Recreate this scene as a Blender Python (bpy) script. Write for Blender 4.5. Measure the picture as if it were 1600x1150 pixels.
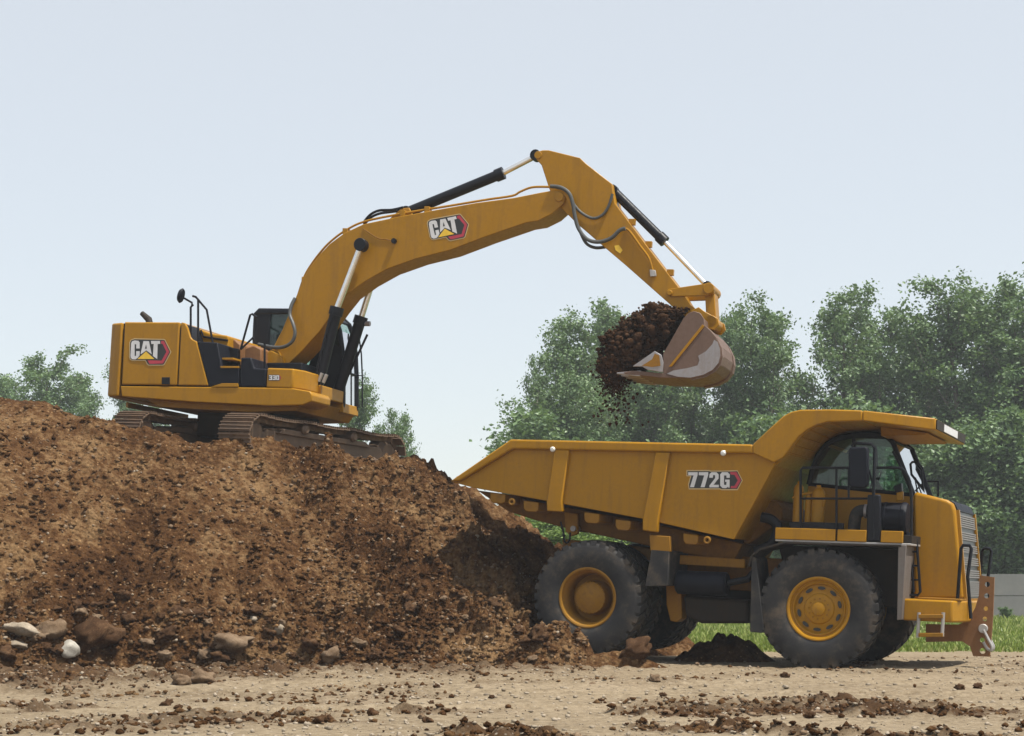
import bpy, bmesh, math, random
import numpy as np
from mathutils import Vector, Matrix

random.seed(7)
RNG = np.random.default_rng(11)
for o in list(bpy.data.objects):
    bpy.data.objects.remove(o)
SC = bpy.context.scene
COL = SC.collection

# ------------------------------------------------------------------ camera
FPX, CX, HY, CAMH = 2700.0, 800.0, 920.0, 1.28      # photo pixels (1600 x 1150), horizon row, eye height
cam_d = bpy.data.cameras.new('camera')
cam = bpy.data.objects.new('camera', cam_d)
COL.objects.link(cam)
cam.location = (0, 0, CAMH)
cam.rotation_euler = (math.radians(90), 0, 0)
cam_d.sensor_width = 36.0
cam_d.lens = FPX / 1600.0 * 36.0
cam_d.shift_y = (HY - 575.0) / 1600.0
cam_d.clip_end = 5000.0
SC.camera = cam

# ------------------------------------------------------------------ light
SUN_DIR = Vector((0.352, -0.225, 0.908)).normalized()   # towards the sun
SUN_EL = math.asin(SUN_DIR.z)
SUN_ROT = math.atan2(SUN_DIR.x, SUN_DIR.y)
world = bpy.data.worlds.new('World')
SC.world = world
world.use_nodes = True
wn = world.node_tree.nodes
wl = world.node_tree.links
for n in list(wn):
    wn.remove(n)
w_out = wn.new('ShaderNodeOutputWorld')
w_bg = wn.new('ShaderNodeBackground')
w_sky = wn.new('ShaderNodeTexSky')
w_sky.sky_type = 'NISHITA'
w_sky.sun_disc = False
w_sky.sun_elevation = SUN_EL
w_sky.sun_rotation = SUN_ROT
w_sky.air_density = 1.0
w_sky.dust_density = 1.0
w_sky.ozone_density = 1.0
w_bg.inputs['Strength'].default_value = 0.15
w_veil = wn.new('ShaderNodeMix'); w_veil.data_type = 'RGBA'      # an even veil of high summer haze over the blue
w_veil.inputs[0].default_value = 0.70
w_veil.inputs[7].default_value = (3.86, 3.90, 3.80, 1)
wl.new(w_sky.outputs[0], w_veil.inputs[6])
wl.new(w_veil.outputs[2], w_bg.inputs['Color'])
wl.new(w_bg.outputs[0], w_out.inputs['Surface'])

sun_d = bpy.data.lights.new('sun', 'SUN')
sun_d.energy = 4.8
sun_d.angle = math.radians(0.9)
sun_d.color = (1.0, 0.95, 0.86)
sun = bpy.data.objects.new('sun', sun_d)
COL.objects.link(sun)
sun.rotation_euler = SUN_DIR.to_track_quat('Z', 'Y').to_euler()
sun.location = (20, -20, 40)

SC.view_settings.view_transform = 'Standard'
SC.view_settings.look = 'None'
SC.view_settings.exposure = 0.50
SC.view_settings.gamma = 1.0
SC.view_settings.use_curve_mapping = False
SC.cycles.max_bounces = 8
SC.cycles.transparent_max_bounces = 12
SC.cycles.volume_bounces = 0
SC.cycles.use_denoising = True

# ------------------------------------------------------------------ materials
def new_mat(name):
    m = bpy.data.materials.new(name)
    m.use_nodes = True
    nt = m.node_tree
    for n in list(nt.nodes):
        nt.nodes.remove(n)
    out = nt.nodes.new('ShaderNodeOutputMaterial')
    bs = nt.nodes.new('ShaderNodeBsdfPrincipled')
    nt.links.new(bs.outputs[0], out.inputs['Surface'])
    return m, nt, bs, out

def nd(nt, kind, **kw):
    n = nt.nodes.new(kind)
    for k, v in kw.items():
        setattr(n, k, v)
    return n

def noise(nt, scale, detail=6, rough=0.6, coord='Object', vec=None):
    if vec is None:
        tc = nd(nt, 'ShaderNodeTexCoord')
        vec = tc.outputs[coord]
    n = nd(nt, 'ShaderNodeTexNoise')
    n.inputs['Scale'].default_value = scale
    n.inputs['Detail'].default_value = detail
    n.inputs['Roughness'].default_value = rough
    nt.links.new(vec, n.inputs['Vector'])
    return n.outputs['Fac']

def ramp(nt, fac, stops):
    r = nd(nt, 'ShaderNodeValToRGB')
    els = r.color_ramp.elements
    while len(els) < len(stops):
        els.new(0.5)
    for e, (p, c) in zip(els, stops):
        e.position = p
        e.color = (c[0], c[1], c[2], 1) if not isinstance(c, (int, float)) else (c, c, c, 1)
    nt.links.new(fac, r.inputs[0])
    return r.outputs[0]

def mixc(nt, fac, a, b, mode='MIX'):
    m = nd(nt, 'ShaderNodeMix', data_type='RGBA', blend_type=mode)
    for sock, val in ((m.inputs[0], fac), (m.inputs[6], a), (m.inputs[7], b)):
        if isinstance(val, (int, float)):
            sock.default_value = val
        elif isinstance(val, tuple):
            sock.default_value = (*val[:3], 1)
        else:
            nt.links.new(val, sock)
    return m.outputs[2]

def bump(nt, bs, h, strength=0.3, dist=0.02):
    b = nd(nt, 'ShaderNodeBump')
    b.inputs['Strength'].default_value = strength
    b.inputs['Distance'].default_value = dist
    nt.links.new(h, b.inputs['Height'])
    nt.links.new(b.outputs[0], bs.inputs['Normal'])

def paint(name, col, rough=0.42, dirt=0.25, dirtcol=(0.20, 0.13, 0.07), metallic=0.0, streak=True, spec=0.5):
    m, nt, bs, out = new_mat(name)
    n1 = noise(nt, 1.7, 7, 0.65)
    n2 = noise(nt, 14.0, 5, 0.7)
    var = ramp(nt, n1, [(0.3, tuple(c * 0.90 for c in col)), (0.7, tuple(min(1, c * 1.06) for c in col))])
    mul = nd(nt, 'ShaderNodeMath', operation='MULTIPLY')
    nt.links.new(n1, mul.inputs[0]); nt.links.new(n2, mul.inputs[1])
    f = ramp(nt, mul.outputs[0], [(0.22, 0.0), (0.50, 1.0)])
    sc = nd(nt, 'ShaderNodeMath', operation='MULTIPLY')
    nt.links.new(f, sc.inputs[0]); sc.inputs[1].default_value = dirt
    c = mixc(nt, sc.outputs[0], var, dirtcol)
    if streak:                                       # small dark chips and scuffs
        n3 = noise(nt, 42.0, 2, 0.5)
        chips = ramp(nt, n3, [(0.735, 0.0), (0.76, 1.0)])
        s2 = nd(nt, 'ShaderNodeMath', operation='MULTIPLY')
        nt.links.new(chips, s2.inputs[0]); s2.inputs[1].default_value = 0.5
        c = mixc(nt, s2.outputs[0], c, tuple(x * 0.35 for x in dirtcol))
    if streak:                                       # rain-washed dust running down the panels
        tcs = nd(nt, 'ShaderNodeTexCoord'); mp = nd(nt, 'ShaderNodeMapping'); mp.inputs['Scale'].default_value = (7.0, 7.0, 0.7)
        nt.links.new(tcs.outputs['Object'], mp.inputs['Vector'])
        st = ramp(nt, noise(nt, 1.0, 5, 0.65, vec=mp.outputs[0]), [(0.50, 0.0), (0.72, 0.30)])
        c = mixc(nt, st, c, tuple(x * 0.8 for x in dirtcol))
    nt.links.new(c, bs.inputs['Base Color'])
    r = ramp(nt, n2, [(0.3, rough - 0.06), (0.7, rough + 0.16)])
    nt.links.new(r, bs.inputs['Roughness'])
    bs.inputs['Metallic'].default_value = metallic
    bs.inputs['Specular IOR Level'].default_value = spec
    bump(nt, bs, noise(nt, 3.0, 3, 0.5), 0.06, 0.02)
    return m

YELLOW = (0.355, 0.172, 0.005)
MAT = {}
MAT['yellow'] = paint('machine_yellow_paint', YELLOW, 0.32, 0.38, (0.13, 0.075, 0.03), spec=0.2)
MAT['yellow_dirty'] = paint('dusty_yellow_paint', (0.27, 0.130, 0.010), 0.55, 0.6, (0.12, 0.066, 0.030), spec=0.2)
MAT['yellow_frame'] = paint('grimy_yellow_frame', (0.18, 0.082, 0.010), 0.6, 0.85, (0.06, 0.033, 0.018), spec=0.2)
MAT['black'] = paint('black_paint', (0.005, 0.006, 0.010), 0.36, 0.06, (0.06, 0.045, 0.03), streak=False, spec=0.2)
MAT['plastic'] = paint('matt_black_plastic', (0.0055, 0.007, 0.013), 0.50, 0.06, (0.05, 0.04, 0.03), streak=False, spec=0.16)
MAT['darkmetal'] = paint('grimy_dark_metal', (0.022, 0.018, 0.015), 0.6, 0.6, (0.06, 0.034, 0.018), spec=0.2)
MAT['steel'] = paint('worn_grey_steel', (0.30, 0.29, 0.30), 0.42, 0.35, (0.20, 0.12, 0.07), metallic=0.35)
MAT['rust'] = paint('rusty_yellow_plate', (0.20, 0.090, 0.026), 0.62, 0.75, (0.13, 0.05, 0.02))
MAT['trackmetal'] = paint('dusty_track_steel', (0.13, 0.085, 0.055), 0.62, 0.7, (0.25, 0.16, 0.10), metallic=0.2)
MAT['bucketrust'] = paint('bucket_rusty_steel', (0.130, 0.078, 0.055), 0.55, 0.7, (0.075, 0.042, 0.026))
MAT['galv'] = paint('galvanised_grey', (0.42, 0.41, 0.40), 0.45, 0.3, metallic=0.4)
MAT['hose'] = paint('grey_rubber_hose', (0.055, 0.06, 0.06), 0.5, 0.2, (0.12, 0.10, 0.08), streak=False)
MAT['lamp'] = paint('lamp_lens', (0.65, 0.65, 0.62), 0.15, 0.1, streak=False)

def simple(name, col, rough=0.5, metallic=0.0, spec=0.5):
    m, nt, bs, out = new_mat(name)
    n = noise(nt, 9.0, 4, 0.6)
    c = ramp(nt, n, [(0.3, tuple(x * 0.9 for x in col)), (0.7, tuple(min(1, x * 1.08) for x in col))])
    nt.links.new(c, bs.inputs['Base Color'])
    bs.inputs['Roughness'].default_value = rough
    bs.inputs['Metallic'].default_value = metallic
    bs.inputs['Specular IOR Level'].default_value = spec
    return m
MAT['chrome'] = simple('chrome_rod', (0.80, 0.79, 0.77), 0.24, 0.85)
MAT['dwhite'] = simple('decal_white', (0.62, 0.62, 0.63), 0.4)
MAT['dblack'] = simple('decal_black', (0.016, 0.017, 0.018), 0.4)
MAT['dred'] = simple('decal_red', (0.42, 0.03, 0.055), 0.4)
MAT['dyellow'] = simple('decal_yellow', (0.78, 0.50, 0.03), 0.4)
MAT['dpale'] = simple('decal_pale_edge', (0.52, 0.38, 0.18), 0.45)
MAT['seat'] = simple('seat_fabric', (0.03, 0.03, 0.035), 0.8)
MAT['bark'] = simple('tree_bark', (0.14, 0.12, 0.095), 0.9)

def rubber():
    m, nt, bs, out = new_mat('dusty_tyre_rubber')
    n = noise(nt, 2.2, 7, 0.7)
    n2 = noise(nt, 30.0, 4, 0.6)
    c = ramp(nt, n, [(0.32, (0.015, 0.016, 0.019)), (0.50, (0.030, 0.029, 0.029)), (0.68, (0.095, 0.074, 0.054))])
    nt.links.new(c, bs.inputs['Base Color'])
    bs.inputs['Roughness'].default_value = 0.78
    bs.inputs['Specular IOR Level'].default_value = 0.3
    bump(nt, bs, n2, 0.25, 0.008)
    return m
MAT['rubber'] = rubber()

def glass():
    m, nt, bs, out = new_mat('tinted_cab_glass')
    nt.nodes.remove(bs)
    tr = nd(nt, 'ShaderNodeBsdfTransparent'); tr.inputs[0].default_value = (0.74, 0.84, 0.80, 1)
    gl = nd(nt, 'ShaderNodeBsdfGlossy'); gl.inputs['Roughness'].default_value = 0.03
    fr = nd(nt, 'ShaderNodeFresnel'); fr.inputs[0].default_value = 1.5
    mx = nd(nt, 'ShaderNodeMixShader')
    nt.links.new(fr.outputs[0], mx.inputs[0]); nt.links.new(tr.outputs[0], mx.inputs[1]); nt.links.new(gl.outputs[0], mx.inputs[2])
    nt.links.new(mx.outputs[0], out.inputs['Surface'])
    return m
MAT['glass'] = glass()

def soil(name, dark, mid, light, sc=1.0, peb=True, bs_=1.0, bd_=0.06):
    m, nt, bs, out = new_mat(name)
    tc = nd(nt, 'ShaderNodeTexCoord')
    v = tc.outputs['Object']
    big = noise(nt, 0.55 * sc, 6, 0.62, vec=v)
    fine = noise(nt, 7.0 * sc, 8, 0.72, vec=v)
    mx = nd(nt, 'ShaderNodeMath', operation='MULTIPLY_ADD')
    nt.links.new(big, mx.inputs[0]); mx.inputs[1].default_value = 0.52
    sc_ = nd(nt, 'ShaderNodeMath', operation='MULTIPLY'); nt.links.new(fine, sc_.inputs[0]); sc_.inputs[1].default_value = 0.48
    nt.links.new(sc_.outputs[0], mx.inputs[2])
    c = ramp(nt, mx.outputs[0], [(0.41, dark), (0.50, mid), (0.60, light)])
    if peb:
        vo = nd(nt, 'ShaderNodeTexVoronoi'); vo.inputs['Scale'].default_value = 16.0 * sc
        nt.links.new(v, vo.inputs['Vector'])
        sel = nd(nt, 'ShaderNodeSeparateColor'); nt.links.new(vo.outputs['Color'], sel.inputs[0])
        pk = ramp(nt, sel.outputs[0], [(0.84, 0.0), (0.89, 1.0)])
        dd = ramp(nt, vo.outputs['Distance'], [(0.22, 1.0), (0.34, 0.0)])
        mu = nd(nt, 'ShaderNodeMath', operation='MULTIPLY'); nt.links.new(pk, mu.inputs[0]); nt.links.new(dd, mu.inputs[1])
        mu2 = nd(nt, 'ShaderNodeMath', operation='MULTIPLY'); nt.links.new(mu.outputs[0], mu2.inputs[0]); mu2.inputs[1].default_value = 0.75
        c = mixc(nt, mu2.outputs[0], c, tuple(min(1, x * 1.5) for x in light))
    nt.links.new(c, bs.inputs['Base Color'])
    bs.inputs['Roughness'].default_value = 0.95
    bs.inputs['Specular IOR Level'].default_value = 0.05
    f2 = noise(nt, 16.0 * sc, 8, 0.75, vec=v)
    vb = nd(nt, 'ShaderNodeTexVoronoi'); vb.inputs['Scale'].default_value = 13.0 * sc; nt.links.new(v, vb.inputs['Vector'])
    hs = nd(nt, 'ShaderNodeMath', operation='MULTIPLY_ADD'); nt.links.new(vb.outputs['Distance'], hs.inputs[0]); hs.inputs[1].default_value = -0.8; nt.links.new(f2, hs.inputs[2])
    bump(nt, bs, hs.outputs[0], bs_, bd_)
    return m
MAT['soil'] = soil('brown_soil', (0.044, 0.020, 0.008), (0.100, 0.049, 0.020), (0.225, 0.138, 0.067))
MAT['clod'] = soil('dark_soil_clod', (0.042, 0.022, 0.011), (0.075, 0.040, 0.021), (0.14, 0.083, 0.045), 2.0, False, 0.5, 0.05)
MAT['drysoil'] = soil('dry_soil_clod', (0.10, 0.066, 0.039), (0.17, 0.115, 0.073), (0.24, 0.175, 0.115), 2.0, False, 0.45, 0.04)
MAT['wetsoil'] = soil('fresh_dark_soil', (0.026, 0.013, 0.007), (0.042, 0.021, 0.011), (0.085, 0.046, 0.025), 2.0, True, 0.7, 0.04)
MAT['stone'] = soil('pale_stone', (0.19, 0.155, 0.115), (0.27, 0.225, 0.17), (0.37, 0.31, 0.24), 1.5, False, 0.25, 0.03)
MAT['whitestone'] = soil('whitish_stone', (0.24, 0.22, 0.19), (0.32, 0.30, 0.26), (0.42, 0.39, 0.34), 1.5, False, 0.25, 0.03)

# ------------------------------------------------------------------ mesh helpers
class MB:
    """collects geometry for ONE mesh"""
    def __init__(s):
        s.v = []; s.f = []
    def add(s, vs, fs):
        o = len(s.v)
        s.v += [tuple(p) for p in vs]
        s.f += [tuple(i + o for i in f) for f in fs]
        return s
    def prism(s, poly, v0, v1):
        """polygon in (u, z) extruded along v"""
        a = sum(poly[i][0] * poly[(i + 1) % len(poly)][1] - poly[(i + 1) % len(poly)][0] * poly[i][1] for i in range(len(poly)))
        if a < 0:
            poly = poly[::-1]
        n = len(poly)
        vs = [(p[0], v0, p[1]) for p in poly] + [(p[0], v1, p[1]) for p in poly]
        fs = [tuple(range(n)), tuple(range(2 * n - 1, n - 1, -1))]
        for i in range(n):
            j = (i + 1) % n
            fs.append((i, i + n, j + n, j))
        return s.add(vs, fs)
    def plan(s, poly, z0, z1):
        """polygon in (u, v) extruded along z"""
        n = len(poly)
        a = sum(poly[i][0] * poly[(i + 1) % n][1] - poly[(i + 1) % n][0] * poly[i][1] for i in range(n))
        if a < 0:
            poly = poly[::-1]
        vs = [(p[0], p[1], z0) for p in poly] + [(p[0], p[1], z1) for p in poly]
        fs = [tuple(range(n - 1, -1, -1)), tuple(range(n, 2 * n))]
        for i in range(n):
            j = (i + 1) % n
            fs.append((i, j, j + n, i + n))
        return s.add(vs, fs)
    def box(s, x0, x1, y0, y1, z0, z1):
        return s.plan([(x0, y0), (x1, y0), (x1, y1), (x0, y1)], z0, z1)
    def hexa(s, p):
        """8 corners: 0-3 bottom ring, 4-7 top ring"""
        return s.add(p, [(3, 2, 1, 0), (4, 5, 6, 7), (0, 1, 5, 4), (1, 2, 6, 5), (2, 3, 7, 6), (3, 0, 4, 7)])
    def sheet(s, line, thick, v0, v1):
        """bent plate: polyline in (u, z), thickness to its left"""
        L = [Vector(p) for p in line]
        off = []
        for i in range(len(L)):
            a = L[max(i - 1, 0)]; b = L[min(i + 1, len(L) - 1)]
            d = (b - a).normalized()
            off.append(L[i] + Vector((-d.y, d.x)) * thick)
        for i in range(len(L) - 1):
            s.prism([tuple(L[i]), tuple(L[i + 1]), tuple(off[i + 1]), tuple(off[i])], v0, v1)
        return s
    def tube(s, path, r, n=8, cap=True, closed=False):
        P = [Vector(p) for p in path]
        m = len(P)
        rs = r if isinstance(r, (list, tuple)) else [r] * m
        up = None
        rings = []
        for i in range(m):
            if closed:
                d = (P[(i + 1) % m] - P[i - 1])
            else:
                d = P[min(i + 1, m - 1)] - P[max(i - 1, 0)]
            d = d.normalized()
            if up is None:
                t = Vector((0, 0, 1)) if abs(d.z) < 0.9 else Vector((1, 0, 0))
                a = d.cross(t).normalized()
            else:
                a = (up - d * up.dot(d))
                a = a.normalized() if a.length > 1e-6 else d.orthogonal().normalized()
            up = a
            b = d.cross(a)
            rings.append([P[i] + (a * math.cos(2 * math.pi * k / n) + b * math.sin(2 * math.pi * k / n)) * rs[i] for k in range(n)])
        o = len(s.v)
        for rg in rings:
            s.v += [tuple(q) for q in rg]
        for i in range(m if closed else m - 1):
            j = (i + 1) % m
            for k in range(n):
                l = (k + 1) % n
                s.f.append((o + i * n + k, o + i * n + l, o + j * n + l, o + j * n + k))
        if cap and not closed:
            s.f.append(tuple(o + k for k in range(n - 1, -1, -1)))
            s.f.append(tuple(o + (m - 1) * n + k for k in range(n)))
        return s
    def lathe(s, prof, c, n=48, axis='y', closed=False):
        """profile of (radius, offset along the axis) turned about c"""
        o = len(s.v)
        m = len(prof)
        for r, t in prof:
            for k in range(n):
                a = 2 * math.pi * k / n
                if axis == 'y':
                    s.v.append((c[0] + r * math.cos(a), c[1] + t, c[2] + r * math.sin(a)))
                elif axis == 'x':
                    s.v.append((c[0] + t, c[1] + r * math.cos(a), c[2] + r * math.sin(a)))
                else:
                    s.v.append((c[0] + r * math.cos(a), c[1] + r * math.sin(a), c[2] + t))
        for i in range(m if closed else m - 1):
            j = (i + 1) % m
            for k in range(n):
                l = (k + 1) % n
                s.f.append((o + i * n + k, o + i * n + l, o + j * n + l, o + j * n + k))
        return s
    def cyl(s, c, r, t0, t1, n=24, axis='y'):
        return s.lathe([(0.0005, t0), (r, t0), (r, t1), (0.0005, t1)], c, n, axis)
    def flat(s, poly, v):
        return s.add([(p[0], v, p[1]) for p in poly], [tuple(range(len(poly)))])
    def mesh(s, name, smooth=35):
        me = bpy.data.meshes.new(name)
        me.from_pydata(s.v, [], s.f)
        bm = bmesh.new(); bm.from_mesh(me)
        bmesh.ops.recalc_face_normals(bm, faces=bm.faces)
        bm.to_mesh(me); bm.free()
        if smooth:
            me.polygons.foreach_set('use_smooth', [True] * len(me.polygons))
            me.set_sharp_from_angle(angle=math.radians(smooth))
        return me
    def build(s, name, mat, parent=None, bevel=0.0, seg=2, smooth=35):
        o = bpy.data.objects.new(name, s.mesh(name, smooth))
        o.data.materials.append(MAT[mat] if isinstance(mat, str) else mat)
        COL.objects.link(o)
        if parent is not None:
            o.parent = parent
        if bevel:
            b = o.modifiers.new('edge', 'BEVEL')
            b.width = bevel; b.segments = seg; b.limit_method = 'ANGLE'; b.angle_limit = math.radians(38)
            b.use_clamp_overlap = True
        return o

def tag(o, label=None, cat=None, group=None, kind=None):
    if label: o['label'] = label
    if cat: o['category'] = cat
    if group: o['group'] = group
    if kind: o['kind'] = kind
    return o

def empty(name, M):
    o = bpy.data.objects.new(name, None)
    o.empty_display_size = 0.3
    COL.objects.link(o)
    o.matrix_world = M
    return o

def copy_tree(o, parent=None):
    c = o.copy(); COL.objects.link(c); c.parent = parent
    for ch in o.children:
        copy_tree(ch, c)
    return c

def cut(o, cutters):
    """subtract closed cutter meshes from o, for good"""
    bpy.context.view_layer.update()
    objs = []
    for mb in cutters:
        c = mb.build('cutter', 'black'); objs.append(c)
        c.matrix_world = o.matrix_world
        md = o.modifiers.new('hole', 'BOOLEAN'); md.object = c; md.operation = 'DIFFERENCE'; md.solver = 'EXACT'
    bpy.context.view_layer.update()
    dg = bpy.context.evaluated_depsgraph_get()
    me = bpy.data.meshes.new_from_object(o.evaluated_get(dg))
    o.modifiers.clear()
    o.data = me
    me.polygons.foreach_set('use_smooth', [False] * len(me.polygons))
    for c in objs:
        d = c.data; bpy.data.objects.remove(c); bpy.data.meshes.remove(d)

class Frame:
    """a machine's own axes: x forward, y to its left, z up; turns photo pixels on a plane y = v into (x, z)"""
    def __init__(s, M):
        s.M = M; s.I = M.inverted()
        s.o = s.I @ Vector((0, 0, CAMH)); s.R = s.I.to_3x3()
    def p(s, px, py, v):
        d = s.R @ Vector(((px - CX) / FPX, 1, (HY - py) / FPX))
        t = (v - s.o.y) / d.y
        q = s.o + d * t
        return (q.x, q.z)
    def p3(s, px, py, v):
        q = s.p(px, py, v); return Vector((q[0], v, q[1]))
    def P(s, pts, v):
        return [s.p(x, y, v) for x, y in pts]
    def scale(s, px, py, v):
        a = s.p(px, py, v); b = s.p(px, py + 10, v)
        return 10.0 / abs(a[1] - b[1])

def make_frame(anchor_local, anchor_world, yaw, pitch, roll=0.0):
    R = Matrix.Rotation(math.radians(-yaw), 4, 'Z') @ Matrix.Rotation(math.radians(pitch), 4, 'Y') @ Matrix.Rotation(math.radians(roll), 4, 'X')
    t = Vector(anchor_world) - (R.to_3x3() @ Vector(anchor_local))
    return Matrix.Translation(t) @ R

def smooth_path(pts, n=6):
    """Catmull-Rom through 3-D points"""
    P = [Vector(p) for p in pts]
    out = []
    for i in range(len(P) - 1):
        p0 = P[max(i - 1, 0)]; p1 = P[i]; p2 = P[i + 1]; p3 = P[min(i + 2, len(P) - 1)]
        for k in range(n):
            t = k / n
            out.append(0.5 * ((2 * p1) + (p2 - p0) * t + (2 * p0 - 5 * p1 + 4 * p2 - p3) * t * t + (3 * p1 - p0 - 3 * p2 + p3) * t ** 3))
    out.append(P[-1])
    return out

# ------------------------------------------------------------------ numpy noise
def hash2(ix, iy, seed):
    h = (ix.astype(np.int64) * 374761393 + iy.astype(np.int64) * 668265263 + seed * 974711) & 0xffffffff
    h = ((h ^ (h >> 13)) * 1274126177) & 0xffffffff
    h = h ^ (h >> 16)
    return (h & 0xffffff) / float(0xffffff)

def vnoise(x, y, seed=0):
    ix = np.floor(x); iy = np.floor(y); fx = x - ix; fy = y - iy
    fx = fx * fx * (3 - 2 * fx); fy = fy * fy * (3 - 2 * fy)
    a = hash2(ix, iy, seed); b = hash2(ix + 1, iy, seed); c = hash2(ix, iy + 1, seed); d = hash2(ix + 1, iy + 1, seed)
    return (a + (b - a) * fx) * (1 - fy) + (c + (d - c) * fx) * fy

def fbm(x, y, oct=5, seed=0, gain=0.5):
    t = 0; amp = 1; tot = 0
    for k in range(oct):
        t = t + amp * vnoise(x * 2 ** k + 17.3 * k, y * 2 ** k - 9.1 * k, seed + k); tot += amp; amp *= gain
    return t / tot - 0.5

def clods(x, y, seed=0, keep=0.6):
    """rounded lumps: 1 at a lump's middle, 0 between lumps"""
    ix = np.floor(x); iy = np.floor(y)
    best = np.zeros_like(x)
    for dx in (-1, 0, 1):
        for dy in (-1, 0, 1):
            cx = ix + dx; cy = iy + dy
            px = cx + 0.15 + 0.7 * hash2(cx, cy, seed); py = cy + 0.15 + 0.7 * hash2(cx, cy, seed + 1)
            r = 0.25 + 0.45 * hash2(cx, cy, seed + 2)
            on = hash2(cx, cy, seed + 3) < keep
            d2 = ((x - px) ** 2 + (y - py) ** 2) / (r * r)
            best = np.maximum(best, np.where(on, np.sqrt(np.maximum(0, 1 - d2)) * r, 0))
    return best

def sstep(a, b, x):
    t = np.clip((x - a) / (b - a), 0, 1)
    return t * t * (3 - 2 * t)

def grid_mesh(name, X, Y, Z, mat):
    ny, nx = X.shape
    verts = np.stack([X, Y, Z], -1).reshape(-1, 3)
    i = np.arange(ny * nx).reshape(ny, nx)
    quads = np.stack([i[:-1, :-1], i[:-1, 1:], i[1:, 1:], i[1:, :-1]], -1).reshape(-1, 4)
    me = bpy.data.meshes.new(name)
    me.vertices.add(len(verts)); me.vertices.foreach_set('co', verts.astype(np.float32).ravel())
    me.loops.add(quads.size); me.loops.foreach_set('vertex_index', quads.astype(np.int32).ravel())
    me.polygons.add(len(quads)); me.polygons.foreach_set('loop_start', np.arange(0, quads.size, 4, dtype=np.int32))
    me.polygons.foreach_set('use_smooth', np.ones(len(quads), dtype=bool))
    me.update(); me.validate()
    me.materials.append(mat)
    o = bpy.data.objects.new(name, me); COL.objects.link(o)
    return o

def soup_mesh(name, verts, faces, mat, smooth=False):
    """verts (n,3), faces (m,k) numpy"""
    k = faces.shape[1]
    me = bpy.data.meshes.new(name)
    me.vertices.add(len(verts)); me.vertices.foreach_set('co', np.asarray(verts, dtype=np.float32).ravel())
    me.loops.add(faces.size); me.loops.foreach_set('vertex_index', faces.astype(np.int32).ravel())
    me.polygons.add(len(faces)); me.polygons.foreach_set('loop_start', np.arange(0, faces.size, k, dtype=np.int32))
    me.polygons.foreach_set('use_smooth', np.full(len(faces), smooth, dtype=bool))
    me.update(); me.validate()
    me.materials.append(mat)
    return me
# ------------------------------------------------------------------ machine frames (needed by the terrain)
TRUCK_YAW, TRUCK_PITCH = 23.0, 2.46
T_M = make_frame((0, -1.86, 0.99), (117 * 29.31 / FPX, 29.31, CAMH - 14 * 29.31 / FPX), TRUCK_YAW, TRUCK_PITCH)
T = Frame(T_M)
EXC_YAW, EXC_PITCH = 17.0, 4.0
E_M = make_frame((0.45, 0, 1.90), (-368 * 33.9 / FPX, 33.9, CAMH + 353 * 33.9 / FPX), EXC_YAW, EXC_PITCH)
E = Frame(E_M)
EO = E_M.translation

# ------------------------------------------------------------------ terrain
def lerp_tab(x, tab):
    xs, ys = zip(*tab)
    return np.interp(x, xs, ys)

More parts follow.
